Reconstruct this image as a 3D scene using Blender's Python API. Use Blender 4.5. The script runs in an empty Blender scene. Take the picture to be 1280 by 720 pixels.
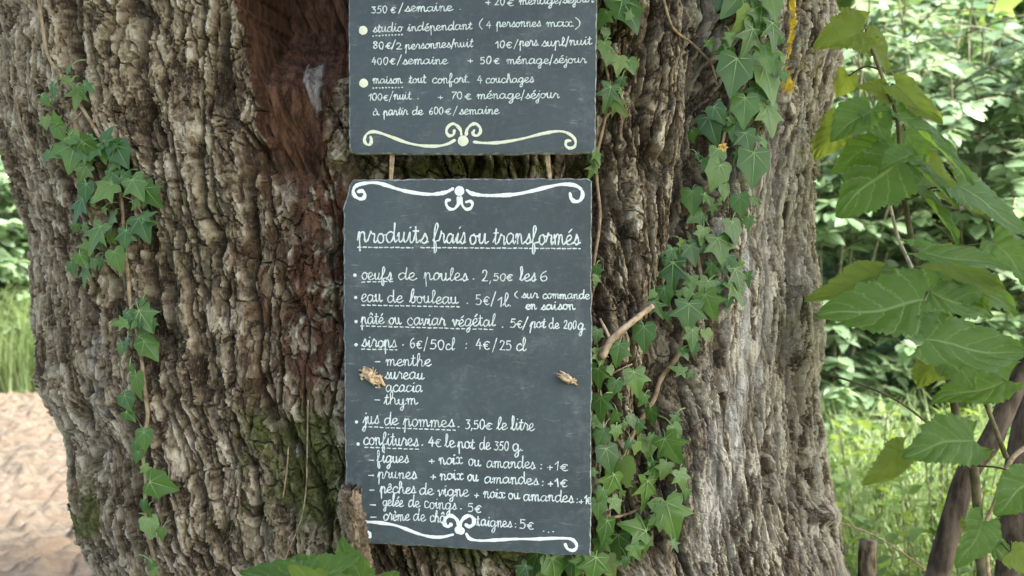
import bpy, math, random
import numpy as np
from mathutils import Vector
random.seed(7); RNG = np.random.default_rng(7)
SC = bpy.context.scene; COL = SC.collection
# ------------------------------------------------------------------ camera, sky, sun, exposure
H = 1.2; CY = -1.30; FP = 1343.0                     # camera height, camera y, focal length in photo pixels
cam = bpy.data.objects.new('camera', bpy.data.cameras.new('camera')); COL.objects.link(cam)
cam.location = (0, CY, H); cam.rotation_euler = (math.radians(90), 0, 0)
cam.data.sensor_width = 36; cam.data.lens = 36 * FP / 1280; cam.data.clip_end = 500; cam.data.clip_start = 0.02
cam.data.dof.use_dof = True; cam.data.dof.focus_distance = 1.30; cam.data.dof.aperture_fstop = 8.0
SC.camera = cam
SUN_EL, SUN_AZ = math.radians(46), math.radians(120)   # azimuth from +y towards +x: the sun stands to the right, a little on the camera's side
w = bpy.data.worlds.new("World"); SC.world = w; w.use_nodes = True
nt = w.node_tree; bg = nt.nodes['Background']; sky = nt.nodes.new('ShaderNodeTexSky')
sky.sky_type = 'NISHITA'; sky.sun_disc = False; sky.sun_elevation = SUN_EL; sky.sun_rotation = SUN_AZ
sky.air_density = 0.8; sky.dust_density = 4.0; sky.ozone_density = 0.6
nt.links.new(sky.outputs[0], bg.inputs[0]); bg.inputs[1].default_value = 0.145
sl = bpy.data.lights.new('sun', 'SUN'); sl.energy = 4.8; sl.angle = math.radians(12.0); sl.color = (1, .985, .95)
so = bpy.data.objects.new('sun', sl); COL.objects.link(so)
sd = Vector((math.sin(SUN_AZ) * math.cos(SUN_EL), math.cos(SUN_AZ) * math.cos(SUN_EL), math.sin(SUN_EL)))
so.rotation_euler = sd.to_track_quat('Z', 'Y').to_euler(); so.location = sd * 20
vs = SC.view_settings; vs.view_transform = 'Standard'; vs.look = 'None'; vs.gamma = 1; vs.use_curve_mapping = False
vs.exposure = 2.2
SC.cycles.max_bounces = 7; SC.cycles.transparent_max_bounces = 8; SC.cycles.diffuse_bounces = 4
SC.cycles.glossy_bounces = 2; SC.cycles.transmission_bounces = 3

# ------------------------------------------------------------------ helpers
def at(px, py, d):
    """photo pixel and depth from the camera -> point in the place"""
    px, py, d = np.asarray(px, float), np.asarray(py, float), np.asarray(d, float)
    return np.stack(np.broadcast_arrays((px - 640) / FP * d, CY + d, H - (py - 360) / FP * d), -1)
def h01(i, j, s):
    i = (np.asarray(i).astype(np.int64) & 0xffffffff).astype(np.uint64); j = (np.asarray(j).astype(np.int64) & 0xffffffff).astype(np.uint64)
    M = np.uint64(0xffffffff)
    n = (i * np.uint64(374761393) + j * np.uint64(668265263) + np.uint64(s * 974711 + 12345)) & M
    n = ((n ^ (n >> np.uint64(13))) * np.uint64(1274126177)) & M
    n = ((n ^ (n >> np.uint64(16))) * np.uint64(2246822519)) & M
    n = n ^ (n >> np.uint64(15))
    return n.astype(np.float64) / 4294967295.0
def vn(x, y, s=0):
    xi, yi = np.floor(x), np.floor(y); fx, fy = x - xi, y - yi
    fx = fx * fx * (3 - 2 * fx); fy = fy * fy * (3 - 2 * fy)
    a, b, c, d = h01(xi, yi, s), h01(xi + 1, yi, s), h01(xi, yi + 1, s), h01(xi + 1, yi + 1, s)
    return (a + (b - a) * fx) * (1 - fy) + (c + (d - c) * fx) * fy
def fbm(x, y, s=0, o=4):
    t = 0; a = .5; n = 0
    for k in range(o):
        t = t + a * vn(x * 2 ** k + 17.3 * k, y * 2 ** k - 9.1 * k, s + k); n += a; a *= .5
    return t / n
def worley(x, y, s=0):
    xi, yi = np.floor(x), np.floor(y)
    f1 = np.full(x.shape, 9.); f2 = np.full(x.shape, 9.); r = np.zeros(x.shape); tl = np.zeros(x.shape)
    for a in (-1, 0, 1):
        for b in (-1, 0, 1):
            ci, cj = xi + a, yi + b
            ex = ci + .1 + .8 * h01(ci, cj, s) - x; ey = cj + .1 + .8 * h01(ci, cj, s + 1) - y; d = np.hypot(ex, ey)
            m = d < f1; tl = np.where(m, ex * (h01(ci, cj, s + 3) - .5) * 2 + ey * (h01(ci, cj, s + 4) - .42) * 1.4, tl)
            f2 = np.where(m, f1, np.minimum(f2, d)); r = np.where(m, h01(ci, cj, s + 2), r); f1 = np.where(m, d, f1)
    WT[0] = tl
    return f1, f2, r
WT = [0]
def sst(a, b, x):
    t = np.clip((x - a) / (b - a), 0, 1); return t * t * (3 - 2 * t)
def tag(o, label=None, cat=None, group=None, kind=None):
    if label: o['label'] = label
    if cat: o['category'] = cat
    if group: o['group'] = group
    if kind: o['kind'] = kind
    return o
def empty(name, loc, label=None, cat=None, group=None):
    o = bpy.data.objects.new(name, None); COL.objects.link(o); o.location = [float(v) for v in loc]; o.empty_display_size = .05
    return tag(o, label, cat, group)
def wloc(p):
    v = Vector((0, 0, 0))
    while p is not None: v = v + Vector(p.location); p = p.parent
    return v
def mesh(name, V, F, mats, parent=None, mi=None, attrs=None, smooth=True, origin=None):
    """V (n,3) world points, F list of face index arrays (each (m,k)), attrs {name: (n,) or (n,3)}"""
    V = np.asarray(V, float); org = np.array(wloc(parent)) if parent is not None else np.array(origin if origin is not None else (0, 0, 0), float)
    me = bpy.data.meshes.new(name); me.vertices.add(len(V)); me.vertices.foreach_set('co', (V - org).astype(np.float32).ravel())
    F = [np.asarray(f, np.int32) for f in F if len(f)]
    nl = sum(f.size for f in F); npol = sum(len(f) for f in F)
    me.loops.add(nl); me.polygons.add(npol)
    me.loops.foreach_set('vertex_index', np.concatenate([f.ravel() for f in F]))
    tot = np.concatenate([np.full(len(f), f.shape[1], np.int32) for f in F])
    me.polygons.foreach_set('loop_start', np.concatenate([[0], np.cumsum(tot)[:-1]]).astype(np.int32))
    if mi is not None: me.polygons.foreach_set('material_index', np.asarray(mi, np.int32))
    me.polygons.foreach_set('use_smooth', np.full(npol, smooth, bool))
    for m in (mats if isinstance(mats, (list, tuple)) else [mats]): me.materials.append(m)
    for k, a in (attrs or {}).items():
        a = np.asarray(a, np.float32)
        if a.ndim == 1: me.attributes.new(k, 'FLOAT', 'POINT').data.foreach_set('value', a)
        else: me.attributes.new(k, 'FLOAT_VECTOR', 'POINT').data.foreach_set('vector', a.ravel())
    me.update(); me.validate()
    o = bpy.data.objects.new(name, me); COL.objects.link(o)
    if parent is not None: o.parent = parent
    elif origin is not None: o.location = [float(v) for v in origin]
    return o
class MB:
    """collects vertex / face blocks for one mesh"""
    def __init__(s): s.V = []; s.F = []; s.M = []; s.A = {}; s.n = 0
    def add(s, V, F, m=0, **at_):
        V = np.asarray(V, float)
        for f in F:
            if len(f): s.F.append(np.asarray(f, int) + s.n); s.M.append(np.full(len(f), m))
        for k, a in at_.items(): s.A.setdefault(k, []).append(np.asarray(a, float))
        s.V.append(V); s.n += len(V)
    def build(s, name, mats, parent=None, **k):
        return mesh(name, np.concatenate(s.V), s.F, mats, parent, np.concatenate(s.M), {a: np.concatenate(v) for a, v in s.A.items()}, **k)
def smooth_path(P, per=6):
    P = np.asarray(P, float)
    if len(P) < 3: 
        t = np.linspace(0, 1, per + 1)[:, None]; return P[0] + (P[1] - P[0]) * t
    Q = np.vstack([2 * P[0] - P[1], P, 2 * P[-1] - P[-2]]); out = []
    t = np.linspace(0, 1, per, endpoint=False)[:, None]
    for i in range(1, len(Q) - 2):
        a, b, c, d = Q[i - 1:i + 3]
        out.append(.5 * (2 * b + (c - a) * t + (2 * a - 5 * b + 4 * c - d) * t ** 2 + (3 * b - a - 3 * c + d) * t ** 3))
    return np.vstack(out + [P[-1:]])
def tube(P, R, n=8, cap=True, knob=0., seed=0):
    P = np.asarray(P, float); m = len(P); R = np.interp(np.linspace(0, 1, m), np.linspace(0, 1, len(np.atleast_1d(R))), np.atleast_1d(R))
    T = np.gradient(P, axis=0); T /= np.linalg.norm(T, axis=1)[:, None] + 1e-12
    up = np.array([0, 0, 1.]) if abs(T[0][2]) < .9 else np.array([0, 1., 0])
    A = np.cross(T, up); A /= np.linalg.norm(A, axis=1)[:, None] + 1e-12; B = np.cross(T, A)
    th = np.arange(n) / n * 2 * np.pi
    rr = R[:, None] * (1 + knob * (RNG.random((m, n)) - .5) * 2)
    V = P[:, None] + rr[..., None] * (np.cos(th)[None, :, None] * A[:, None] + np.sin(th)[None, :, None] * B[:, None])
    V = V.reshape(-1, 3); i = np.arange(m - 1)[:, None] * n; j = np.arange(n)[None]; k = (j + 1) % n
    F = np.stack([i + j, i + k, i + n + k, i + n + j], -1).reshape(-1, 4); Fs = [F]
    if cap:
        V = np.vstack([V, P[:1], P[-1:]]); j = np.arange(n); k = (j + 1) % n
        Fs.append(np.concatenate([np.stack([k, j, np.full(n, m * n)], -1), np.stack([(m - 1) * n + j, (m - 1) * n + k, np.full(n, m * n + 1)], -1)]))
    return V, Fs
def frames(D, N):
    D = D / (np.linalg.norm(D, axis=-1, keepdims=True) + 1e-12)
    N = N - (N * D).sum(-1, keepdims=True) * D; N = N / (np.linalg.norm(N, axis=-1, keepdims=True) + 1e-12)
    return np.cross(D, N), D, N
def scatter(mb, LV, LF, P, D, N, S, m=0, rnd=None, extra=None):
    X, Y, Z = frames(D, N); S = np.broadcast_to(np.asarray(S, float), (len(P),))
    V = P[:, None] + S[:, None, None] * (LV[None, :, :1] * X[:, None] + LV[None, :, 1:2] * Y[:, None] + LV[None, :, 2:] * Z[:, None])
    k = len(LV); off = np.arange(len(P))[:, None, None] * k
    if rnd is None: rnd = RNG.random(len(P))
    att = {'rnd': np.repeat(rnd, k)}
    if extra is not None: att['lc'] = np.tile(extra, (len(P), 1))
    mb.add(V.reshape(-1, 3), [(off + np.asarray(f)[None]).reshape(-1, np.asarray(f).shape[1]) for f in LF], m, **att)

# ------------------------------------------------------------------ materials
class NT:
    def __init__(s, name):
        s.m = bpy.data.materials.new(name); s.m.use_nodes = True; s.t = s.m.node_tree; s.b = s.t.nodes['Principled BSDF']; s.out = s.t.nodes['Material Output']
    def n(s, t, **k):
        n = s.t.nodes.new(t)
        for a, v in k.items(): setattr(n, a, v)
        return n
    def set(s, inp, v):
        if hasattr(v, 'default_value'): s.t.links.new(v, inp)
        elif isinstance(v, tuple) and len(v) == 3 and inp.type == 'RGBA': inp.default_value = (*v, 1)
        else: inp.default_value = v
    def attr(s, name): return s.n('ShaderNodeAttribute', attribute_name=name)
    def noise(s, scale, detail=4, vec=None, rough=.6, sc=None):
        n = s.n('ShaderNodeTexNoise'); n.inputs['Scale'].default_value = scale; n.inputs['Detail'].default_value = detail; n.inputs['Roughness'].default_value = rough
        if vec is None: vec = s.n('ShaderNodeTexCoord').outputs['Object']
        if sc:
            mp = s.n('ShaderNodeMapping'); s.t.links.new(vec, mp.inputs[0]); mp.inputs['Scale'].default_value = sc; vec = mp.outputs[0]
        s.t.links.new(vec, n.inputs['Vector']); return n.outputs[0]
    def mix(s, f, a, b, blend='MIX'):
        n = s.n('ShaderNodeMix', data_type='RGBA', blend_type=blend); s.set(n.inputs[0], f); s.set(n.inputs[6], a); s.set(n.inputs[7], b); return n.outputs[2]
    def math(s, op, a, b=None, c=None, clamp=False):
        n = s.n('ShaderNodeMath', operation=op, use_clamp=clamp)
        for i, v in enumerate((a, b, c)):
            if v is not None: s.set(n.inputs[i], v)
        return n.outputs[0]
    def ramp(s, v, a, b, lo=0., hi=1.):
        n = s.n('ShaderNodeMapRange', interpolation_type='SMOOTHSTEP'); s.set(n.inputs[0], v); n.inputs[1].default_value = a; n.inputs[2].default_value = b; n.inputs[3].default_value = lo; n.inputs[4].default_value = hi; return n.outputs[0]
    def bump(s, h, strength=.5, dist=.002):
        n = s.n('ShaderNodeBump'); s.set(n.inputs['Height'], h); n.inputs['Strength'].default_value = strength; n.inputs['Distance'].default_value = dist; s.t.links.new(n.outputs[0], s.b.inputs['Normal'])
    def base(s, c, rough=.8, spec=.3):
        s.set(s.b.inputs['Base Color'], c); s.set(s.b.inputs['Roughness'], rough); s.set(s.b.inputs['Specular IOR Level'], spec); return s.m
def leaf_mat(name, c1, c2, trans, rough=.45, spec=.4, tmix=.4, veins=None, vein_c=None, back=None):
    N = NT(name); r = N.attr('rnd').outputs['Fac']; c = N.mix(r, c1, c2)
    c = N.mix(N.ramp(N.noise(60, 3), .35, .7, 0, .3), c, tuple(v * .6 for v in c1))
    if veins:
        sp = N.n('ShaderNodeSeparateXYZ'); N.t.links.new(N.attr('lc').outputs['Vector'], sp.inputs[0])
        aw = N.math('ABSOLUTE', sp.outputs[0]); wob = N.noise(9, 2, vec=N.attr('lc').outputs['Vector']); q = N.math('ADD', N.math('SUBTRACT', N.math('MULTIPLY', N.math('POWER', sp.outputs[1], .8), 5.0), N.math('MULTIPLY', aw, 1.7)), N.math('MULTIPLY', wob, .55))
        f = N.math('ABSOLUTE', N.math('SUBTRACT', N.math('FRACT', q), .5)); side = N.ramp(f, .0, .07, 1, 0)
        mid = N.ramp(aw, .015, .07, 1, 0); v = N.math('MAXIMUM', side, mid)
        c = N.mix(N.math('MULTIPLY', v, veins), c, vein_c)
        q2 = N.math('SINE', N.math('MULTIPLY', N.math('ADD', N.math('MULTIPLY', sp.outputs[1], 24.0), N.math('MULTIPLY', aw, 8.0)), 2.2))
        N.bump(N.math('ADD', N.math('MULTIPLY', v, -.5), N.math('MULTIPLY', N.noise(24, 4, vec=N.attr('lc').outputs['Vector']), 1.6)), .6, .003)
    if back:
        g = N.n('ShaderNodeNewGeometry'); c = N.mix(g.outputs['Backfacing'], c, back)
    N.base(c, rough, spec)
    t = N.n('ShaderNodeBsdfTranslucent'); N.set(t.inputs[0], N.mix(r, trans, tuple(v * .75 for v in trans)))
    mx = N.n('ShaderNodeMixShader'); mx.inputs[0].default_value = tmix
    N.t.links.new(N.b.outputs[0], mx.inputs[1]); N.t.links.new(t.outputs[0], mx.inputs[2]); N.t.links.new(mx.outputs[0], N.out.inputs[0])
    return N.m
def plain(name, c1, c2, scale=20, rough=.85, spec=.2, bump=.4, sc=None, dist=.003):
    N = NT(name); n = N.noise(scale, 5, sc=sc); N.base(N.mix(N.ramp(n, .35, .65), c1, c2), rough, spec); N.bump(n, bump, dist); return N.m
M = {}
def bark_material():
    N = NT('bark'); b1 = N.attr('tone').outputs['Fac']; red = N.attr('rot').outputs['Fac']; moss = N.attr('moss').outputs['Fac']; gr = N.attr('grey').outputs['Fac']; ye = N.attr('yellow').outputs['Fac']
    fine = N.noise(300, 5, rough=.7, sc=(1, 1, .45)); med = N.noise(38, 5, sc=(1, 1, .5)); big = N.noise(9, 3)
    cr = N.n('ShaderNodeValToRGB'); N.t.links.new(b1, cr.inputs[0]); el = cr.color_ramp.elements
    el[0].position = .02; el[0].color = (.040, .028, .019, 1); el[1].position = .95; el[1].color = (.50, .46, .37, 1)
    for p_, c_ in ((.22, (.112, .085, .056, 1)), (.42, (.212, .168, .115, 1)), (.62, (.308, .262, .19, 1))): e_ = el.new(p_); e_.color = c_
    c = cr.outputs[0]
    c = N.mix(N.ramp(med, .52, .72, 0, .35), c, (.275, .25, .19))
    c = N.mix(N.ramp(fine, .5, .68, 0, .45), c, (.37, .33, .25))
    c = N.mix(N.ramp(fine, .5, .32, 0, .6), c, (.065, .046, .034))
    c = N.mix(N.ramp(big, .58, .75, 0, .3), c, (.17, .165, .105))
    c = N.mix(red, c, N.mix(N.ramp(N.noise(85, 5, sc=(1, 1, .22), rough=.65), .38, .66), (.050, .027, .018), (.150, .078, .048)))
    c = N.mix(gr, c, N.mix(N.ramp(N.noise(150, 4, sc=(1, 1, .12)), .35, .65), (.22, .20, .17), (.48, .46, .42)))
    c = N.mix(moss, c, N.mix(N.ramp(N.noise(120, 4), .35, .65), (.035, .045, .012), (.11, .125, .035)))
    c = N.mix(ye, c, (.62, .45, .05))
    N.base(c, .93, .15); N.bump(fine, .75, .0022); return N.m
M['bark'] = bark_material()
def slate_material():
    N = NT('slate'); big = N.noise(9, 5); fine = N.noise(140, 5); sm = N.noise(26, 6, rough=.75, sc=(1, 1, 1))
    c = N.mix(N.ramp(big, .3, .7), (.023, .038, .048), (.039, .060, .072))
    c = N.mix(N.ramp(fine, .45, .8, 0, .5), c, (.095, .105, .11))
    c = N.mix(N.ramp(sm, .50, .75, 0, .5), c, (.13, .15, .16))
    # chalky scuffs: short tilted scratches
    co = N.n('ShaderNodeTexCoord'); mp = N.n('ShaderNodeMapping'); N.t.links.new(co.outputs['Object'], mp.inputs[0]); mp.inputs['Rotation'].default_value = (0, .6, 0); mp.inputs['Scale'].default_value = (60, 60, 380)
    sc = N.n('ShaderNodeTexNoise'); sc.inputs['Scale'].default_value = 1; sc.inputs['Detail'].default_value = 2; N.t.links.new(mp.outputs[0], sc.inputs['Vector'])
    c = N.mix(N.math('MULTIPLY', N.ramp(sc.outputs[0], .62, .78), N.ramp(sm, .4, .7, .1, .6)), c, (.24, .26, .265))
    N.base(c, N.ramp(fine, .2, .8, .42, .7), .45)
    N.bump(N.math('ADD', N.noise(45, 6, sc=(1, 1, .7)), N.math('MULTIPLY', fine, .3)), .28, .0022); return N.m
M['slate'] = slate_material()
M['slate_edge'] = plain('slate_edge', (.10, .115, .115), (.30, .33, .32), 160, .7, .3, .6)
def paint_material(name, c, worn):
    N = NT(name); n = N.noise(330, 4); N.base(N.mix(N.ramp(n, .48, .72, 0, worn), c, (.26, .30, .31)), .75, .2); return N.m
M['white_paint'] = paint_material('white_paint', (.58, .66, .67), .8)
M['thick_paint'] = paint_material('thick_paint', (.70, .76, .76), .3)
M['cream_paint'] = paint_material('cream_paint', (.64, .67, .53), .3)
M['raffia'] = plain('raffia', (.36, .25, .15), (.62, .47, .31), 120, .8, .2, .5)
M['cord'] = plain('cord', (.26, .19, .12), (.46, .36, .25), 200, .85, .2, .5)
M['ivy'] = leaf_mat('ivy_leaf', (.026, .085, .014), (.10, .20, .034), (.18, .36, .05), .36, .42, .22)
M['ivy_young'] = leaf_mat('ivy_young_leaf', (.11, .20, .045), (.17, .26, .06), (.25, .40, .07), .4, .45, .3)
M['ivy_vein'] = plain('ivy_vein', (.15, .25, .09), (.22, .32, .13), 60, .5, .3, 0)
M['dry_leaf'] = plain('dry_leaf', (.42, .22, .05), (.55, .33, .08), 80, .7, .2, .3)
M['ivy_stem'] = plain('ivy_stem', (.17, .12, .075), (.36, .28, .19), 90, .85, .2, .5)
M['dead_twig'] = plain('dead_twig', (.30, .21, .14), (.50, .39, .28), 110, .85, .2, .6)
M['lime'] = leaf_mat('lime_leaf', (.045, .125, .024), (.095, .20, .042), (.33, .52, .06), .34, .55, .46, .95, (.24, .33, .14), (.10, .17, .05))
M['lime_pale'] = leaf_mat('lime_pale_leaf', (.12, .20, .035), (.17, .25, .05), (.50, .58, .07), .42, .4, .5, .5, (.22, .29, .09), (.16, .23, .06))
M['lime_stem'] = plain('lime_stem', (.07, .065, .035), (.15, .13, .07), 60, .7, .3, .3)
M['pale_stem'] = plain('pale_stem', (.38, .34, .28), (.58, .54, .46), 60, .8, .2, .3)
M['dark_bark'] = plain('dark_bark', (.050, .038, .030), (.16, .125, .098), 55, .9, .2, .9, (1, 1, .35))
M['stub'] = plain('stub_bark', (.075, .055, .036), (.28, .225, .16), 75, .9, .2, 1.0, (1, 1, .5), .006)
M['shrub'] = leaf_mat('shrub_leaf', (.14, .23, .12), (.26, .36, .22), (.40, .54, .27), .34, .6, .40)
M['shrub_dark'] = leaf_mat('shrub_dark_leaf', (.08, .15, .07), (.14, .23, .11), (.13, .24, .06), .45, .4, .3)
M['pale_shrub'] = leaf_mat('pale_shrub_leaf', (.19, .29, .16), (.30, .40, .26), (.40, .54, .28), .4, .5, .4)
M['tree_leaf'] = leaf_mat('tree_leaf', (.10, .18, .05), (.17, .26, .07), (.36, .48, .12), .5, .35, .42)
M['weed'] = leaf_mat('weed_leaf', (.10, .19, .05), (.19, .28, .085), (.36, .48, .07), .45, .35, .42)
M['grass'] = leaf_mat('grass_blade', (.18, .27, .10), (.34, .42, .21), (.40, .52, .18), .5, .3, .35)
M['twig'] = plain('twig', (.10, .10, .06), (.20, .19, .12), 50, .85, .2, .3)
def ground_material():
    N = NT('ground'); a = N.noise(1.2, 5); b = N.noise(22, 6)
    c = N.mix(N.ramp(b, .3, .7), (.10, .085, .05), (.16, .15, .07)); c = N.mix(N.ramp(a, .4, .6, 0, .7), c, (.09, .13, .04)); N.base(c, .95, .1); N.bump(b, .6, .02); return N.m
def dirt_material():
    N = NT('dirt'); a = N.noise(2.5, 5, sc=(.35, 1.6, 1)); b = N.noise(16, 6, sc=(.6, 1.3, 1)); f = N.noise(90, 4)
    c = N.mix(N.ramp(b, .3, .7), (.080, .064, .046), (.145, .122, .094)); c = N.mix(N.ramp(a, .45, .65, 0, .6), c, (.12, .085, .058)); c = N.mix(N.ramp(f, .6, .75, 0, .6), c, (.22, .19, .14))
    N.base(c, .95, .1); N.bump(b, .8, .03); return N.m
M['ground'] = ground_material(); M['dirt'] = dirt_material()

# ------------------------------------------------------------------ ground
def sheet(name, x0, x1, y0, y1, nx, ny, zf, m):
    x, y = np.meshgrid(np.linspace(x0, x1, nx), np.linspace(y0, y1, ny)); z = zf(x, y)
    V = np.stack([x, y, z], -1).reshape(-1, 3); i = np.arange(ny - 1)[:, None] * nx + np.arange(nx - 1)[None]; i = i.ravel()
    o = mesh(name, V, [np.stack([i, i + 1, i + nx + 1, i + nx], -1)], m); return tag(o, kind='structure')
sheet('ground', -150, 150, -60, 240, 60, 60, lambda x, y: 0 * x, M['ground'])
def dirtz(x, y):
    e = np.minimum(np.minimum(x + 7, -.75 - x), np.minimum(y - 1.9, 10.7 - y)); m = sst(0, .5, e)
    f1, f2, r = worley(x * 4.5 + 2 * fbm(x * 3, y * 3, 47, 2), y * 5 + 2 * fbm(x * 3, y * 3, 48, 2), 46); g1, g2, q = worley(x * 13, y * 14, 49)
    clod = r ** 2 * np.clip(1 - f1 * 1.5, 0, 1) ** .6; small = q ** 2 * np.clip(1 - g1 * 1.6, 0, 1) ** .6
    return .004 + m * (.05 + .10 * (fbm(x * .8, y * 2.6, 40, 4) - .4) + .085 * clod + .045 * small + .02 * fbm(x * 25, y * 25, 44, 3) + .05 * sst(10.2, 10.7, y))
sheet('dirt_field', -7, -.75, 1.9, 10.7, 420, 520, dirtz, M['dirt'])

# ------------------------------------------------------------------ the old tree
TY, TB = .42, .42                       # trunk centre (y) and half depth
De = math.sqrt((TY - CY) ** 2 - TB ** 2)
Lk = [(-600, -330), (-200, -110), (-100, -65), (0, -32), (100, -8), (190, 8), (250, 30), (300, 48), (360, 56), (480, 60), (505, 74), (540, 94), (620, 98), (680, 122), (720, 140), (800, 152), (1000, 110), (1700, -120)]
Rk = [(-600, 1130), (-200, 1065), (0, 1050), (40, 1059), (75, 1062), (110, 1048), (165, 1034), (200, 1027), (280, 1019), (360, 1020), (440, 1022), (500, 1026), (560, 1026), (620, 1034), (650, 1040), (690, 1050), (720, 1063), (800, 1090), (1000, 1160), (1700, 1420)]
def zk(k): return np.array([H - (y - 360) / FP * De for y, _ in k])[::-1], np.array([(x - 640) / FP * De for _, x in k])[::-1]
Lz, Lx = zk(Lk); Rz, Rx = zk(Rk)
def trunk():
    zr = np.concatenate([np.linspace(-.05, .80, 28, endpoint=False), np.arange(.80, 1.62, .00095), np.linspace(1.62, 2.75, 36)])
    ph = np.radians(np.concatenate([np.linspace(-180, -100, 20, endpoint=False), np.linspace(-100, -86, 90, endpoint=False), np.linspace(-86, 86, 1180, endpoint=False), np.linspace(86, 100, 90, endpoint=False), np.linspace(100, 180, 20, endpoint=False)]))
    PH, Z = np.meshgrid(ph, zr)
    xl = np.interp(Z, Lz, Lx); xr = np.interp(Z, Rz, Rx); cx = (xl + xr) / 2; a = (xr - xl) / 2
    e = 2 / 2.25
    s, c = np.sin(PH), np.cos(PH)
    X = cx + a * np.sign(s) * np.abs(s) ** e; Y = TY - TB * np.sign(c) * np.abs(c) ** e
    nx, ny = s / .62, -c / TB; nn = np.hypot(nx, ny); nx /= nn; ny /= nn
    # undisplaced position as seen in the photograph, used only to lay the tree's own features on its bark
    d = Y - CY; px = 640 + X / np.maximum(d, .2) * FP; py = 360 - (Z - H) / np.maximum(d, .2) * FP
    front = c > -.2
    U = PH * .60; W = Z
    wx = (fbm(U * 9, W * 5, 3, 3) - .5) * .05 + (fbm(U * 40, W * 22, 5, 3) - .5) * .018; wz = (fbm(U * 9, W * 7, 9, 3) - .5) * .06 + (fbm(U * 40, W * 26, 7, 3) - .5) * .03
    u, v = U + wx, W + wz
    right = sst(840, 900, px)                                   # the finer bark of the right-hand limb
    # long ribs split by narrow sinuous fissures
    ua = U + (fbm(U * 8, W * 4, 3, 3) - .5) * .045 + (fbm(U * 50, W * 30, 5, 3) - .5) * .012; va = W
    e0 = np.abs(fbm(ua * 22, va * 3.4, 11, 2) - .5) * 3.2                     # long furrows
    e1 = np.abs(fbm(ua * 54, va * 6.2, 17, 2) - .5) * 2.6                     # shorter ones between
    # plates: flat scales with crisp cracks
    u2 = u + (fbm(U * 45, W * 28, 21, 3) - .5) * .022; v2 = v + (fbm(U * 40, W * 40, 25, 3) - .5) * .030
    f1, f2, r1 = worley(u2 / .020, v2 / .046, 31); e2 = f2 - f1; t1 = WT[0]
    f1, f2, r2 = worley(u2 / .0105, v2 / .044, 37); e3 = f2 - f1; t2 = WT[0]
    u3 = u + (fbm(U * 160, W * 90, 27, 2) - .5) * .005; v3 = v + (fbm(U * 130, W * 120, 29, 2) - .5) * .008
    la = fbm(u3 * 85, v3 * 30, 41, 5); lb = fbm(u3 * 170, v3 * 62, 45, 4); lc_ = fbm(u3 * 150, v3 * 40, 47, 5); ld = fbm(u3 * 280, v3 * 90, 49, 3)
    fa = sst(.495, .525, la); fb = sst(.49, .53, lb); fc = sst(.485, .515, lc_); fd = sst(.49, .56, ld)   # layers of thin flakes
    fine = fbm(U * 300, W * 180, 51, 3); strand = fbm(U * 130, W * 16, 53, 3)
    ck0 = 1 - sst(.02, .17, e0); ck1 = 1 - sst(.02, .17, e1); ck2 = (1 - sst(.01, .075, e2)) * sst(.42, .55, fbm(U * 25, W * 18, 19, 3)); ck3 = (1 - sst(.01, .10, e3)) * .8
    left_d = -(.021 * ck0 + .008 * (1 - sst(0, .7, e0)) + 0.0115 * ck1 + .003 * (1 - sst(0, .6, e1)) + .0075 * ck2 + .0040 * r1 + .0048 * (1 - fa) + .0030 * (1 - fb) + .004 * (.5 - fine) + .005 * (.5 - strand)) + .004 * t1
    right_d = -(.011 * ck0 + .008 * (1 - sst(0, .7, e0)) + .008 * ck1 + .003 * (1 - sst(0, .6, e1)) + .004 * ck3 + .0020 * r2 + .0050 * (1 - fc) + .0022 * (1 - fd) + .003 * (.5 - fine) + .005 * (.5 - strand)) + .0025 * t2
    disp = left_d * (1 - right) + right_d * right
    disp -= .030 * (fbm(U * 5, W * 2.0, 61, 3) - .5) * 1.6
    bx = np.interp(py, [150, 250, 480, 600, 700], [962, 948, 935, 905, 880]); bl = np.exp(-((px - bx) / 26) ** 2) * sst(130, 210, py) * sst(740, 600, py); disp *= 1 - .55 * bl
    # the rotten hollow at the upper left, with its bark lip
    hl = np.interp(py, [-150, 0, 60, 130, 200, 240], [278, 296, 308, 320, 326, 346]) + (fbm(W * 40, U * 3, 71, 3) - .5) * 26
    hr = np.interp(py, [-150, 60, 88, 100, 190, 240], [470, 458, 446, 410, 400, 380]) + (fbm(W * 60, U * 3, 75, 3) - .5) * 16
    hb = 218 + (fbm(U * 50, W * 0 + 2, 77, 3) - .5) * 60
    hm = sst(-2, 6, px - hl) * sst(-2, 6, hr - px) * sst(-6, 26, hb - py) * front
    fr_ = np.abs(fbm(U * 60 + W * 16, W * 7, 81, 5) - .5) * 2; fib = sst(0, .35, fr_) * .7 + .3 * fbm(U * 200 + W * 40, W * 22, 83, 3); knot = fbm(U * 22, W * 14, 85, 3)
    dep = .034 + .13 * sst(110, -10, py) + .020 * sst(0, 60, px - hl)
    inner = -(dep + -.014 * (knot - .5) * 2 + .016 * (1 - fib))
    disp = disp * (1 - hm) + inner * hm
    # grey splinter standing in the hollow
    spx = 372 + (py - 90) * .30; spm = sst(15, 12, np.abs(px - spx) * (1 + np.clip(py - 90, 0, 99) / 34)) * sst(46, 42, np.abs(py - 96) + 44 * (strand - .5)) * hm
    disp += spm * (.003 + .008 * strand)
    # groove between the two right-hand limbs, and the shallow recess behind the slates
    gx = np.interp(py, [-200, 0, 150, 300, 450, 720, 900], [868, 890, 893, 868, 838, 785, 760])
    disp -= front * .05 * np.exp(-((px - gx) / 30) ** 2)
    disp -= front * .03 * sst(425, 470, px) * sst(752, 715, px)
    disp += front * .012 * np.exp(-((px - 400) / 26) ** 2 - ((py - 150) / 60) ** 2) * (1 - hm)     # knobbly right lip
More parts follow.
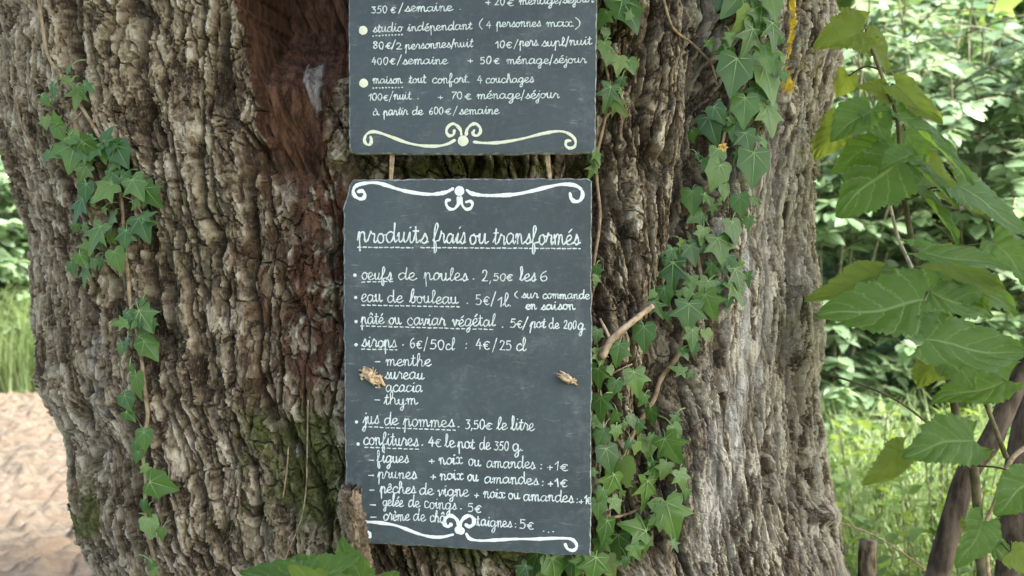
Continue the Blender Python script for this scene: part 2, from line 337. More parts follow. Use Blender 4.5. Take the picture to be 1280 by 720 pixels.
    disp += front * .018 * np.exp(-((px - 1026) / 14) ** 2 - ((py - 645) / 12) ** 2)               # burr on the right edge
    disp -= .035 * (~front)
    # tone, rot, moss, bleached wood, yellow paint
    lite = fbm(U * 14, W * 7, 93, 3) - .5
    tl = .36 + .40 * (fa - .5) + .34 * (fb - .5) + .18 * (r1 - .5) + .5 * lite + .8 * (fine - .5)
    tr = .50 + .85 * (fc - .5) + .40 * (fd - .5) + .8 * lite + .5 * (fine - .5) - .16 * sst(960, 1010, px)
    inner_bark = np.maximum(np.maximum(ck0, ck1), ck2 * .8) * (1 - right) + right * np.maximum(ck0, ck1 * .8)     # the brown inner bark that the cracks lay bare
    tone = np.clip((tl * (1 - right) + tr * right) * (1 - .6 * inner_bark), 0, 1)
    n1 = fbm(U * 90, W * 60, 95, 5)
    g = lambda x, y, sx, sy: np.exp(-((px - x) / sx) ** 2 - ((py - y) / sy) ** 2)
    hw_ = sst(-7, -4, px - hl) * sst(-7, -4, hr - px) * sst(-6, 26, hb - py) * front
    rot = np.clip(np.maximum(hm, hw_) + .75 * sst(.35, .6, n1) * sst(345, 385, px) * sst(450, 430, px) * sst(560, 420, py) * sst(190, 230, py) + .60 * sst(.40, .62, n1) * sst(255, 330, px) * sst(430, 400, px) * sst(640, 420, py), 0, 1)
    mo = g(395, 590, 42, 75) * 1.2 + g(315, 545, 34, 40) * .8 + g(100, 640, 14, 45) + g(590, 206, 170, 14) * 1.0 + g(600, 705, 120, 20) * .8 + g(300, 640, 60, 60) * .4 + g(140, 40, 40, 60) * .25 + g(230, 290, 50, 80) * .3
    moss = np.clip(sst(.30, .62, n1 * .75 + mo * .38 - .08) * np.clip(mo * 1.4, 0, 1), 0, .85)
    bx = np.interp(py, [150, 250, 480, 600, 700], [962, 948, 935, 905, 880])
    grey = sst(.36, .50, fbm(U * 80, W * 9, 97, 4)) * bl * .95
    grey += spm * .62 * sst(.30, .46, strand) + sst(.4, .6, n1) * g(112, 490, 14, 80) * .8
    grey += .35 * right * sst(.5, .62, fbm(U * 90, W * 14, 99, 3))
    yx = np.interp(py, [-200, 0, 120], [1003, 992, 985]); yel = sst(3.6, 2.0, np.abs(px - yx)) * sst(122, 108, py) * sst(.14, .20, fbm(U * 110, W * 50, 101, 3)) * front
    X = X + nx * disp; Y = Y + ny * disp; Zd = Z + .006 * (fbm(U * 40, W * 40, 103, 3) - .5)
    R_, C_ = PH.shape; V = np.stack([X, Y, Zd], -1).reshape(-1, 3)
    i = (np.arange(R_ - 1)[:, None] * C_ + np.arange(C_)[None]); j = (np.arange(R_ - 1)[:, None] * C_ + (np.arange(C_)[None] + 1) % C_)
    F = np.stack([i, j, j + C_, i + C_], -1).reshape(-1, 4)
    return V, F, dict(tone=tone.ravel(), rot=rot.ravel(), moss=moss.ravel(), grey=np.clip(grey, 0, 1).ravel(), yellow=yel.ravel())
TV, TF, TA = trunk()
tree = empty('old_tree', (0, TY, 0), 'massive old tree with rough furrowed bark, a rotten hollow and two slates hung on it', 'tree')
mesh('trunk', TV, [TF], M['bark'], tree, attrs=TA, smooth=False)
# depth of the bark as reached from the front
BW = 5; DM = np.full((400, 400), np.inf)
_d = TV[:, 1] - CY; _k = (_d > .3) & (_d < 1.9); _px = 640 + TV[:, 0] / np.where(_k, _d, 1) * FP; _py = 360 - (TV[:, 2] - H) / np.where(_k, _d, 1) * FP
_i = ((_px + 300) / BW).astype(int); _j = ((_py + 300) / BW).astype(int); _k &= (_i >= 0) & (_i < 400) & (_j >= 0) & (_j < 400)
np.minimum.at(DM, (_j[_k], _i[_k]), _d[_k])
def surf(px, py, r=1):
    i, j = int((px + 300) / BW), int((py + 300) / BW); s = DM[max(j - r, 0):j + r + 1, max(i - r, 0):i + r + 1]; s = s[np.isfinite(s)]
    return float(s.min()) if len(s) else 1.62
# limbs and crown above the picture: they keep the sun off the trunk
lm = MB()
for (dx, dy, top, r) in ((-1.2, .2, 5.2, .30), (.9, .5, 5.6, .28), (.1, -.9, 5.0, .2), (.2, 1.3, 5.4, .24)):
    P = smooth_path([(dx * .10, TY + dy * .1, 2.45), (dx * .35, TY + dy * .35, 3.1), (dx * .8, TY + dy * .8, 4.0), (dx * 1.3, TY + dy * 1.3, top)], 5)
    v, f = tube(P, [r * 1.25, r, r * .6, r * .25], 12, knob=.06)
    lm.add(v, f, 0)
lm.build('limb', M['dark_bark'], tree)
def ovate(n=4, wid=.30, fold=.10, droop=.12):
    t = np.linspace(0, 1, n + 1); hw = wid * np.sin(np.pi * t ** .75) ** .9; hw[0] = hw[-1] = .004
    V = []; 
    for k in range(n + 1):
        zz = -droop * t[k] ** 2
        V += [(-hw[k], t[k], zz + fold * hw[k] * 2), (0, t[k], zz), (hw[k], t[k], zz + fold * hw[k] * 2)]
    F = []
    for k in range(n):
        a = 3 * k; F += [(a, a + 1, a + 4, a + 3), (a + 1, a + 2, a + 5, a + 4)]
    return np.array(V), [np.array(F)]
OV = ovate(); OVb = ovate(3, .36)
def rand_dirs(n, up=.6):
    N = RNG.normal(size=(n, 3)); N[:, 2] = np.abs(N[:, 2]) + up; N /= np.linalg.norm(N, axis=1)[:, None]
    D = RNG.normal(size=(n, 3)); D[:, 2] -= .35; return D, N
cm = MB(); nc = 460
ang = RNG.random(nc) * 2 * np.pi; rr = 2.3 * np.sqrt(RNG.random(nc)); zz = 3.0 + RNG.random(nc) ** 1.3 * 3.2 * np.sqrt(np.clip(1.05 - (rr / 2.4) ** 2, .08, 1))
sm = np.arange(nc) < 120; ctr = np.stack([np.where(sm, -1.2 + .7 * rr * np.cos(ang), 2.25 + rr * np.cos(ang)), np.where(sm, .4 + .6 * rr * np.sin(ang), -1.35 + rr * np.sin(ang)), zz + np.where(sm, .9, .35)], -1)
P = (ctr[:, None] + RNG.normal(size=(nc, 26, 3)) * np.array([.22, .22, .13])).reshape(-1, 3); D, N = rand_dirs(len(P))
scatter(cm, *OVb, P, D, N, .15 + .07 * RNG.random(len(P)))
cm.build('crown', M['tree_leaf'], tree)
# broken branch stub in front of the lower slate
def stub(P, R, name, mat, parent, n=72):
    P = smooth_path(P, 26); V, F = tube(P, R, n, knob=.10)
    m = len(P); Vr = V[:m * n].reshape(m, n, 3); ax = P[:, None]
    tt = np.abs(np.arange(n)[None] / n * 2 - 1) * 9; hh = np.arange(m)[:, None] * .11
    kk_ = fbm(tt, hh, 5, 4); Vr = ax + (Vr - ax) * (1 + .42 * (kk_ - .5) * 2 - .22 * (1 - sst(0, .12, worley(tt * 1.3, hh * .9, 15)[1] - worley(tt * 1.3, hh * .9, 15)[0])) + .25 * np.exp(-((tt - 4.5) / 1.2) ** 2 - ((hh - 5) / .9) ** 2))[..., None]
    Vr[-1] += (RNG.random((n, 3)) - .3) * np.array([.004, .004, .009]); V[:m * n] = Vr.reshape(-1, 3)
    return mesh(name, V, F, mat, parent)
stub([at(452, 722, 1.26), at(446, 690, 1.225), at(440, 650, 1.20), at(437.5, 615, 1.192)], [.0150, .0132, .0126, .0112], 'branch_stub', M['stub'], tree)

# ------------------------------------------------------------------ handwriting
G = {}
def gl(ch, w_, *st): G[ch] = (w_, [list(s) for s in st])
A0 = [(.75, .8), (.5, 1), (.2, .85), (.07, .45), (.2, .05), (.45, .05), (.7, .42), (.78, .95)]
gl('a', 1.05, A0 + [(.75, .4), (.86, .03), (1.08, .22)])
gl('b', .85, [(0, .15), (.3, .8), (.46, 1.6), (.36, 2.05), (.22, 1.8), (.18, 1.2), (.18, .3), (.35, 0), (.6, .12), (.68, .5), (.58, .88), (.7, .84), (.9, .85)])
gl('c', .82, [(.7, .8), (.5, 1), (.2, .85), (.07, .45), (.2, .06), (.5, 0), (.85, .25)])
gl('d', 1.05, [(.75, .8), (.5, 1), (.2, .85), (.07, .45), (.2, .05), (.45, .05), (.7, .42), (.8, 1.2), (.82, 1.95)], [(.82, 1.9), (.78, .5), (.86, .03), (1.08, .22)])
gl('e', .82, [(0, .3), (.35, .42), (.63, .72), (.48, 1), (.22, .88), (.1, .5), (.2, .08), (.5, 0), (.85, .25)])
gl('f', .75, [(0, .25), (.3, .9), (.47, 1.7), (.36, 2.1), (.2, 1.8), (.17, .8), (.17, -.7), (.28, -1.1), (.42, -.8), (.38, -.1), (.3, .12), (.78, .25)])
gl('g', 1.05, A0 + [(.76, .1), (.72, -.75), (.5, -1.1), (.32, -.85), (.5, -.45), (.8, -.08), (1.08, .25)])
gl('h', 1.02, [(0, .15), (.3, .8), (.46, 1.6), (.36, 2.05), (.22, 1.8), (.18, 1), (.18, 0)], [(.18, .5), (.38, .95), (.62, .95), (.7, .6), (.7, .2), (.83, 0), (1.05, .22)])
gl('i', .55, [(0, .25), (.22, 1), (.22, .3), (.33, 0), (.58, .25)], [(.22, 1.5), (.3, 1.58)])
gl('j', .5, [(0, .25), (.3, 1), (.3, -.7), (.14, -1.1), (-.04, -.8), (.2, -.3), (.52, .25)], [(.28, 1.5), (.36, 1.58)])
gl('l', .56, [(0, .15), (.28, .8), (.44, 1.6), (.34, 2.05), (.2, 1.8), (.17, 1), (.2, .2), (.34, 0), (.58, .25)])
gl('m', 1.3, [(0, .6), (.1, .95), (.2, .85), (.21, 0)], [(.21, .5), (.36, .95), (.54, .9), (.58, .5), (.58, 0)], [(.58, .5), (.75, .95), (.93, .9), (.97, .5), (.99, .15), (1.1, 0), (1.32, .22)])
gl('n', .95, [(0, .6), (.1, .95), (.2, .85), (.21, 0)], [(.21, .5), (.36, .95), (.56, .92), (.62, .5), (.64, .15), (.75, 0), (.97, .22)])
gl('o', .82, [(.5, 1), (.2, .87), (.07, .45), (.22, .03), (.5, .03), (.67, .4), (.6, .82), (.42, 1), (.58, .84), (.85, .86)])
gl('p', .95, [(0, .2), (.2, 1.05), (.2, .2), (.2, -1.05)], [(.2, .45), (.36, .92), (.58, .95), (.66, .5), (.66, .15), (.76, 0), (.97, .22)])
gl('r', .8, [(0, .2), (.2, .95), (.26, 1.12), (.34, .92), (.5, .87), (.58, .75), (.56, .25), (.66, 0), (.82, .22)])
gl('s', .72, [(0, .1), (.28, .6), (.4, 1.08), (.5, .8), (.6, .4), (.5, .06), (.3, 0), (.18, .14)], [(.5, .06), (.75, .16)])
gl('t', .58, [(0, .2), (.24, 1), (.27, 1.65)], [(.27, 1.6), (.24, .3), (.35, 0), (.6, .22)], [(.02, 1.12), (.5, 1.16)])
gl('u', .96, [(0, .6), (.14, .98), (.14, .3), (.28, .02), (.48, .12), (.6, .5), (.62, .98)], [(.62, .98), (.62, .3), (.74, 0), (.98, .22)])
gl('v', .82, [(0, .7), (.14, .96), (.24, .5), (.36, 0), (.54, .5), (.6, .95), (.68, .82), (.86, .86)])
gl('x', .85, [(0, .8), (.2, 1), (.38, .75), (.38, .25), (.2, 0), (.04, .14)], [(.8, .85), (.64, 1), (.46, .75), (.46, .25), (.62, 0), (.87, .22)])
gl('y', .95, [(0, .6), (.14, .98), (.14, .3), (.28, .02), (.48, .12), (.62, .95)], [(.62, .95), (.62, -.6), (.45, -1.1), (.25, -.85), (.5, -.35), (.95, .22)])
gl('0', .85, [(.4, 1.4), (.12, 1.1), (.08, .5), (.25, .02), (.5, .05), (.66, .6), (.6, 1.15), (.38, 1.4)])
gl('1', .6, [(.05, .95), (.38, 1.4)], [(.38, 1.4), (.38, 0)])
gl('2', .85, [(.1, 1.05), (.25, 1.38), (.52, 1.3), (.58, .95), (.35, .4), (.08, .03)], [(.08, .03), (.7, .05)])
gl('3', .8, [(.1, 1.35), (.58, 1.35)], [(.58, 1.35), (.3, .85), (.55, .75), (.62, .35), (.4, .0), (.08, .15)])
gl('4', .85, [(.4, 1.4), (.08, .5)], [(.08, .5), (.7, .5)], [(.52, .95), (.5, -.05)])
gl('5', .85, [(.6, 1.38), (.18, 1.38)], [(.18, 1.38), (.14, .8)], [(.14, .8), (.45, .88), (.64, .5), (.48, .05), (.08, .08)])
gl('6', .85, [(.5, 1.4), (.22, 1.05), (.1, .5), (.25, .02), (.52, .08), (.62, .4), (.45, .7), (.16, .5)])
gl('7', .75, [(.06, 1.36), (.62, 1.36)], [(.62, 1.36), (.3, .6), (.22, 0)])
gl('8', .85, [(.4, .75), (.14, 1.05), (.35, 1.4), (.6, 1.1), (.4, .75), (.1, .35), (.35, 0), (.66, .35), (.4, .75)])
gl('€', .8, [(.68, .95), (.45, 1.12), (.2, .85), (.2, .25), (.42, .0), (.7, .12)], [(.02, .66), (.5, .68)], [(.02, .44), (.45, .45)])
gl('/', .55, [(.45, 1.8), (.05, -.35)])
gl('+', .8, [(.1, .5), (.65, .5)], [(.38, .85), (.38, .15)])
gl('-', .7, [(.08, .45), (.6, .45)])
gl('.', .4, [(.12, .05), (.2, .08)]); gl(',', .35, [(.18, .12), (.08, -.3)])
gl(':', .4, [(.15, .1), (.2, .14)], [(.17, .7), (.22, .74)])
gl('(', .5, [(.42, 1.7), (.12, 1.0), (.12, .3), (.4, -.3)]); gl(')', .5, [(.1, 1.7), (.4, 1.0), (.4, .3), (.1, -.3)])
gl(' ', .75)
ACC = {'é': ('e', [(.35, 1.3), (.6, 1.65)]), 'è': ('e', [(.3, 1.65), (.5, 1.3)]), 'ê': ('e', [(.2, 1.3), (.42, 1.6), (.62, 1.3)]), 'â': ('a', [(.25, 1.3), (.48, 1.65), (.7, 1.3)]), 'à': ('a', [(.35, 1.6), (.58, 1.28)])}
for k_, (b_, s_) in ACC.items(): G[k_] = (G[b_][0], G[b_][1] + [s_])
class Ink:
    """flat raised strokes of paint on a slate; strokes come in photo pixels and are laid on the board's own plane"""
    def __init__(s, board): s.b = board; s.mb = MB(); s.k = 0
    def stroke(s, pts, wd, per=5):
        pts = np.asarray(pts, float); P = smooth_path(pts, per) if len(pts) > 2 else smooth_path(pts, 4)
        T = np.gradient(P, axis=0); T /= np.linalg.norm(T, axis=1)[:, None] + 1e-9; Nn = np.stack([-T[:, 1], T[:, 0]], 1)
        m = len(P); hw = wd / 2 * (1 + .30 * (RNG.random(m) - .5) + .20 * np.sin(np.arange(m) * .55 + RNG.random() * 6)); r = []
        # rounded ends
        e0 = [P[0] - T[0] * wd * .45]; e1 = [P[-1] + T[-1] * wd * .45]
        P = np.vstack([e0, P, e1]); Nn = np.vstack([Nn[:1], Nn, Nn[-1:]]); hw = np.concatenate([[hw[0] * .45], hw, [hw[-1] * .45]]); m += 2
        L, R_ = P + Nn * hw[:, None], P - Nn * hw[:, None]
        k = s.k + np.arange(m); s.k += m; z0 = .00018 + (k % 900) * 4e-7
        V = np.concatenate([s.b.on(L, z0), s.b.on(P, z0 + .00035), s.b.on(R_, z0)])
        i = np.arange(m - 1); s.mb.add(V, [np.concatenate([np.stack([i, i + m, i + m + 1, i + 1], 1), np.stack([i + m, i + 2 * m, i + 2 * m + 1, i + m + 1], 1)])])
    def dot(s, x, y, r):
        n = 14; th = np.arange(n) / n * 2 * np.pi; rr = r * (1 + .10 * (RNG.random(n) - .5)); ring = np.stack([x + rr * np.cos(th), y + rr * np.sin(th)], 1)
        s.k += 3; z0 = .00020 + (s.k % 900) * 4e-7
        V = np.concatenate([s.b.on(ring, z0), s.b.on(ring * .6 + np.array([x, y]) * .4, z0 + .0005), s.b.on(np.array([[x, y]]), z0 + .0006)])
        j = np.arange(n); k = (j + 1) % n
        s.mb.add(V, [np.stack([j, k, k + n, j + n], 1), np.stack([j + n, k + n, np.full(n, 2 * n)], 1)])
    def word(s, txt, x0, x1, b0, b1, xh, wd):
        xh = xh * .94
        tot = sum(G[c][0] for c in txt) + .02; sx = (x1 - x0) / tot; cx = 0
        for c in txt:
            gw, st = G[c]; jit = (random.random() - .5) * .12; js = random.uniform(.92, 1.08); jl = random.gauss(0, .045); jw = wd * random.uniform(.85, 1.15)
            for q in st:
                P = [(x0 + (cx + px_) * sx + (.04 + jl) * xh * py_ + random.gauss(0, .02) * xh, b0 + (b1 - b0) * (cx + px_) / tot - (py_ * js + jit + random.gauss(0, .02)) * xh) for px_, py_ in [(a_, (1 + (b_ - 1) * .88) if b_ > 1 else (b_ * .86 if b_ < 0 else b_)) for a_, b_ in q]]
                s.stroke(P, jw)
            cx += gw
    def dashes(s, x0, x1, y0, y1, on=4.2, off=3.0, wd=1.35):
        x = x0
        while x < x1:
            e = min(x + on, x1); f = lambda q: y0 + (y1 - y0) * (q - x0) / (x1 - x0) + (random.random() - .5) * .6
            s.stroke([(x, f(x)), (e, f(e))], wd); x = e + off
    def done(s, name, mat, parent): return s.mb.build(name, mat, parent)
class Board:
    def __init__(s, name, label, outline, cpx, depth, yaw, thick=.006):
        s.c = at(*cpx, depth); y = math.radians(yaw); s.n = np.array([math.sin(y), -math.cos(y), 0.0])
        s.root = empty(name, s.c, label, 'sign', None)
        O = []
        outline = outline + outline[:1]
        for (x0, y0), (x1, y1) in zip(outline[:-1], outline[1:]):
            n = max(1, int(math.hypot(x1 - x0, y1 - y0) / 4))
            for k in range(n): O.append((x0 + (x1 - x0) * k / n, y0 + (y1 - y0) * k / n))
        O = np.array(O); n = len(O); T = np.roll(O, -1, 0) - np.roll(O, 1, 0); T /= np.linalg.norm(T, axis=1)[:, None] + 1e-9
        inn = np.stack([-T[:, 1], T[:, 0]], 1)                     # inward (outline runs clockwise on the picture)
        if ((O.mean(0) - O) * inn).sum() < 0: inn = -inn
        q = np.arange(n); j = (fbm(q * .35, q * 0 + 1.5, 7 + int(cpx[1]), 3) - .5); j2 = (fbm(q * .6, q * 0 + 9.5, 9 + int(cpx[1]), 3) - .5)
        back = O + inn * (j * 3.0)[:, None]; mid = back + inn * .3; fr = back + inn * (1.6 + 3.2 * np.abs(j2))[:, None]
        V = np.concatenate([s.on(back, -thick), s.on(mid, -.0022), s.on(fr, 0)]); k = (q + 1) % n
        F4 = np.concatenate([np.stack([q, k, k + n, q + n], 1), np.stack([q + n, k + n, k + 2 * n, q + 2 * n], 1)])
        s.panel = mesh('panel', np.vstack([V]), [F4, (q + 2 * n)[None], q[::-1][None]], [M['slate'], M['slate_edge']], s.root, mi=np.concatenate([np.ones(2 * n), [0, 0]]), smooth=False)
    def on(s, P, h=0.):
        P = np.asarray(P, float); ray = at(P[:, 0], P[:, 1], 1.0) - np.array([0, CY, H]); o = np.array([0, CY, H])
        t = ((s.c - o) @ s.n) / (ray @ s.n); return o + ray * t[:, None] + np.reshape(h, (-1, 1)) * s.n
def bez(z, ox, oy, sc): return [(ox + a / sc, oy + b / sc) for a, b in z]

# ---- upper slate
B1 = Board('slate_sign', 'upper slate sign listing lodging prices, with cream bullets and a cream scroll', [(434, -300), (748, -300), (747, 0), (746, 120), (745, 186), (741, 192), (600, 193.5), (445, 193), (439, 191), (436, 184), (435.5, 60)], (591, 60), 1.262, 4)
def line(board, *words, wd=1.22):
    dash = [t for t in words if t[0] == '_']; dots = [t for t in words if t[0] == '•']; txt = [t for t in words if t[0] not in '_•']
    runs = []                                                       # phrases divided by wide gaps are pieces of their own
    for t in txt:
        if runs and t[1] - runs[-1][-1][2] < 9: runs[-1].append(t)
        else: runs.append([t])
    for r in runs:
        k = Ink(board)
        for t in r: k.word(t[0], *t[1:6], wd)
        k.done('lettering', M['white_paint'], board.panel)
    for t in dash: k = Ink(board); k.dashes(*t[1:]); k.done('dashed_underline', M['white_paint'], board.panel)
    for t in dots: k = Ink(board); k.dot(*t[1:]); k.done('bullet', M['white_paint'], board.panel)
X1 = 6.3; D1 = 6.6
line(B1, ('350', 464, 485, 16.4, 16.2, D1), ('€', 488, 495, 16.2, 16, D1), ('/', 498, 504, 15, 15, D1), ('semaine', 506, 566, 14.4, 13.6, X1), ('.', 574, 578, 12, 12, 9), ('+', 606, 615, 6.6, 6.6, 7), ('20', 618, 632, 6.5, 6.2, D1), ('€', 634, 643, 8, 7.5, D1), ('ménage/séjour', 649, 742, 6, 3, X1))
line(B1, ('studio', 466, 503, 40.3, 39.3, X1), ('indépendant', 509, 590, 39, 36.6, X1), ('(', 598, 604, 35, 35, 7.5), ('4', 607, 615, 35, 34.6, D1), ('personnes', 620, 676, 34, 33, X1), ('max.', 683, 719, 33.4, 33, X1), (')', 718, 726, 34.5, 34.5, 8.5), ('_', 466, 503, 45, 43.2, 1.0, 3.0, 1.6))
line(B1, ('80', 466, 481, 61, 60.8, D1), ('€', 482, 490, 61, 60, D1), ('/', 489, 495, 60, 60, D1), ('2', 495, 504, 61.5, 61.5, D1), ('personnes/nuit', 506, 591, 61.8, 58.4, X1), ('10', 619, 632, 60, 59.6, D1), ('€', 632, 641, 59.6, 59.4, D1), ('/', 642, 648, 59, 59, D1), ('pers.', 649, 675, 58, 57, X1), ('supl/nuit', 677, 740, 58, 55.8, X1))
line(B1, ('400', 464, 486, 80.8, 80.4, D1), ('€', 487, 495, 80.6, 80.4, D1), ('/', 496, 502, 80, 80, D1), ('semaine', 503, 560, 80.4, 79.8, X1), ('+', 584, 593, 79.6, 79.6, 7), ('50', 600, 615, 80, 79.6, D1), ('€', 617, 625, 80, 80, D1), ('ménage/séjour', 633, 733, 80, 78.6, X1))
line(B1, ('maison', 466, 503, 104.4, 104.2, X1), ('tout', 511, 533, 103.8, 103.8, X1), ('confort.', 540, 588, 104, 103.4, X1), ('4', 596, 604, 104, 104, D1), ('couchages', 607, 667, 103.8, 103, X1), ('_', 466, 506, 110, 109.4, 1.0, 3.0, 1.6))
line(B1, ('100', 460, 479, 125.6, 125.4, D1), ('€', 479, 486, 125.6, 125.4, D1), ('/', 486, 492, 125, 125, D1), ('nuit', 492, 514, 124.6, 124, X1), ('.', 521, 525, 123.4, 123.4, 8), ('+', 547, 555, 124.6, 124.6, 6.5), ('70', 564, 579, 124, 124, D1), ('€', 581, 590, 124, 123.6, D1), ('ménage/séjour', 596, 699, 123.8, 122.4, X1))
line(B1, ('à', 466, 474, 144, 144, X1), ('partir', 479, 510, 144.2, 143.4, X1), ('de', 515, 529, 143.4, 143, X1), ('600', 536, 555, 143, 142.6, D1), ('€', 556, 565, 143, 142.8, D1), ('/', 566, 572, 142.6, 142.6, D1), ('semaine', 574, 624, 143, 142.4, X1))
k = Ink(B1); k.dot(454, 38, 5.6); k.done('bullet', M['cream_paint'], B1.panel)
k = Ink(B1); k.dot(454.5, 104, 5.6); k.done('bullet', M['cream_paint'], B1.panel)
k = Ink(B1); z = lambda q: bez(q, 425, 95, 3.879)
for q in ([(148, 296), (152, 312), (146, 332), (128, 330), (118, 310), (130, 282), (160, 270), (200, 278), (260, 300), (330, 325), (400, 338), (470, 340), (520, 330), (555, 312)],
          [(650, 320), (700, 325), (780, 322), (880, 305), (980, 280), (1060, 268), (1110, 280), (1140, 310), (1138, 340), (1115, 350), (1095, 338), (1098, 316), (1116, 314)],
          [(588, 285), (584, 262), (566, 240), (545, 232), (522, 248), (516, 272), (530, 290), (550, 284), (554, 264)],
          [(612, 285), (616, 260), (635, 238), (658, 232), (678, 250), (680, 274), (662, 290), (644, 280), (650, 264)]): k.stroke(z(q), 3.5)
k.dot(425 + 597 / 3.879, 95 + 315 / 3.879, 6.8); k.done('scroll_ornament', M['cream_paint'], B1.panel)

# ---- lower slate
B2 = Board('slate_sign', 'lower slate sign listing fresh produce prices, with white scrolls and raffia knots', [(441, 224), (560, 223), (735, 223), (740, 227), (740.5, 400), (740, 560), (739.5, 696), (700, 694.5), (600, 688), (500, 682), (433, 678), (431, 560), (429.5, 400), (429, 262), (431, 252), (434, 243), (437, 230)], (585, 455), 1.268, 5)
X2 = 9.2; D2 = 9.3
l2 = lambda *a, wd=1.34: line(B2, *a, wd=wd)
l2(('produits', 447, 535, 303, 303.5, 13.2), ('frais', 541, 582, 304, 304.5, 13.2), ('ou', 586, 610, 304.6, 305, 12.5), ('transformés', 616, 725, 305, 305.4, 13.2), ('_', 447, 516, 309, 309.6, 4.2, 2.6, 1.6), ('_', 526, 725, 309.6, 310.8, 4.2, 2.6, 1.6), wd=1.75)
l2(('•', 443.5, 344, 2.3), ('oeufs', 452, 490, 349.5, 349.6, X2), ('de', 497, 521, 349.6, 349.8, X2), ('poules', 530, 585, 350, 350.4, X2), ('.', 590, 595, 349.5, 349.5, X2), ('2,', 602, 615, 351.8, 351.8, 11.5), ('50€', 616, 641, 351, 350.6, 7.2), ('les', 649, 670, 350.6, 350.8, X2), ('6', 674, 687, 351, 351, 9.8), ('_', 452, 493, 352.6, 351.8, 4, 3, 1.4))
l2(('•', 444.5, 372, 2.1), ('eau', 451, 478, 377, 377.4, X2), ('de', 484, 504, 377.6, 378, X2), ('bouleau', 512, 573, 378.6, 379.2, X2), ('.', 582, 587, 379.6, 379.6, X2), ('5€', 594, 613, 380.8, 381, D2), ('/', 613, 621, 380.4, 380.4, 9), ('1l.', 621, 641, 382.4, 383, 8.8), ('_', 452, 574, 381.4, 383.6, 4, 3, 1.4))
l2(('(', 643, 648, 371.6, 371.6, 5), ('sur', 652, 673, 372.6, 372.4, 6), ('commande', 678, 737, 373, 373.6, 6), wd=1.35)
l2(('en', 657, 671, 386.4, 386.4, 6.2), ('saison', 676, 719, 387, 386.8, 6.4), wd=1.6)
l2(('•', 445, 402, 2.1), ('pâté', 451, 480, 404.6, 405, 8.8), ('ou', 486, 502, 405.2, 405.6, X2), ('caviar', 509, 557, 406, 406.6, X2), ('végétal', 565, 619, 407.2, 407.8, X2), ('.', 626, 631, 409.6, 409.6, X2), ('5€', 637, 654, 409, 409.2, 9.0), ('/', 653, 660, 409.6, 409.6, 8.6), ('pot', 662, 682, 409.6, 410, 7.6), ('de', 686, 699, 410.4, 410.6, 7.2), ('200', 704, 721, 411, 411.6, 7.4), ('g.', 722, 733, 411.8, 412.2, 8), ('_', 451, 619, 407.4, 412, 4, 3, 1.4))
l2(('•', 445, 431, 2.2), ('sirops', 452, 496, 433.4, 434, X2), ('.', 502, 507, 431.5, 431.5, X2), ('6€', 512, 528, 435, 435.4, 9), ('/', 529, 536, 436, 436, 8.5), ('50', 537, 557, 436.2, 436.6, 9.4), ('cl', 557, 568, 437, 437.4, 8), (':', 580, 586, 436.5, 436.5, 9), ('4€', 594, 613, 436.6, 437, 9.2), ('/', 615, 622, 437.6, 437.6, 8.6), ('25', 624, 641, 437.8, 438, 9.2), ('cl', 645, 658, 438.2, 438.6, 8.6), ('_', 452, 496, 436.4, 437.2, 4, 3, 1.4))
for t, x0, x1, b, dx in (('menthe', 482, 539, 457.2, 1), ('sureau', 481, 530, 473.4, 0), ('acacia', 482, 528, 489.4, 1), ('thym', 480, 522, 505.4, 1)):
    l2(*([('-', 468, 476, b - 1.6, b - 1.6, 8)] if dx else []), (t, x0, x1, b, b + .4, 8.4))
l2(('•', 445.5, 527.5, 2.1), ('jus', 454, 474, 529.8, 530.2, X2), ('de', 480, 498, 530.6, 531, X2), ('pommes', 504, 568, 532.6, 534, 8.8), ('.', 571, 576, 533.5, 533.5, X2), ('3,50', 581, 607, 535.8, 536.4, 8.8), ('€', 606, 616, 536.4, 536.6, 7.5), ('le', 621, 634, 536.8, 537, X2), ('litre', 639, 668, 537.6, 538, X2), ('_', 454, 569, 533.4, 537.8, 4, 3, 1.4))
l2(('•', 447.5, 555, 2.1), ('confitures', 454, 523, 555.4, 557.6, X2), ('.', 526, 531, 556.5, 556.5, X2), ('4€', 535, 552, 557.6, 558, 8.8), ('le', 556, 569, 558.8, 559.2, X2), ('pot', 572, 593, 560, 560.8, 8.4), ('de', 599, 613, 561.6, 562, 8.8), ('350', 617, 637, 562.6, 563, 8.4), ('g.', 640, 655, 563.6, 564.4, 9.2), ('_', 456, 523, 559, 561.8, 4, 3, 1.4))
l2(('-', 460, 468, 578.6, 578.6, 8), ('figues', 471, 511, 577.6, 578.4, 8.6), ('+', 535, 545, 580, 580, 8), ('noix', 549, 578, 579.6, 580.4, 8.2), ('ou', 585, 601, 581.8, 582.4, 8.2), ('amandes', 608, 669, 584, 585.6, 8.2), (':', 674, 679, 586.6, 586.6, 8), ('+', 683, 692, 588, 588, 7.6), ('1', 693, 699, 587.6, 587.6, 8.2), ('€', 700, 711, 588, 588.2, 8.2))
l2(('-', 460, 468, 598, 598, 8), ('prunes', 472, 521, 597.6, 598.4, 8.2), ('+', 537, 546, 599.6, 599.6, 8), ('noix', 550, 579, 599, 599.8, 8.2), ('ou', 584, 598, 600.6, 601.2, 8.2), ('amandes', 605, 673, 603, 606, 8.2), (':', 676, 681, 607.4, 607.4, 8), ('+', 684, 693, 608.4, 608.4, 7.6), ('1', 694, 700, 608, 608, 8.2), ('€', 700, 710, 608.4, 608.6, 8.2))
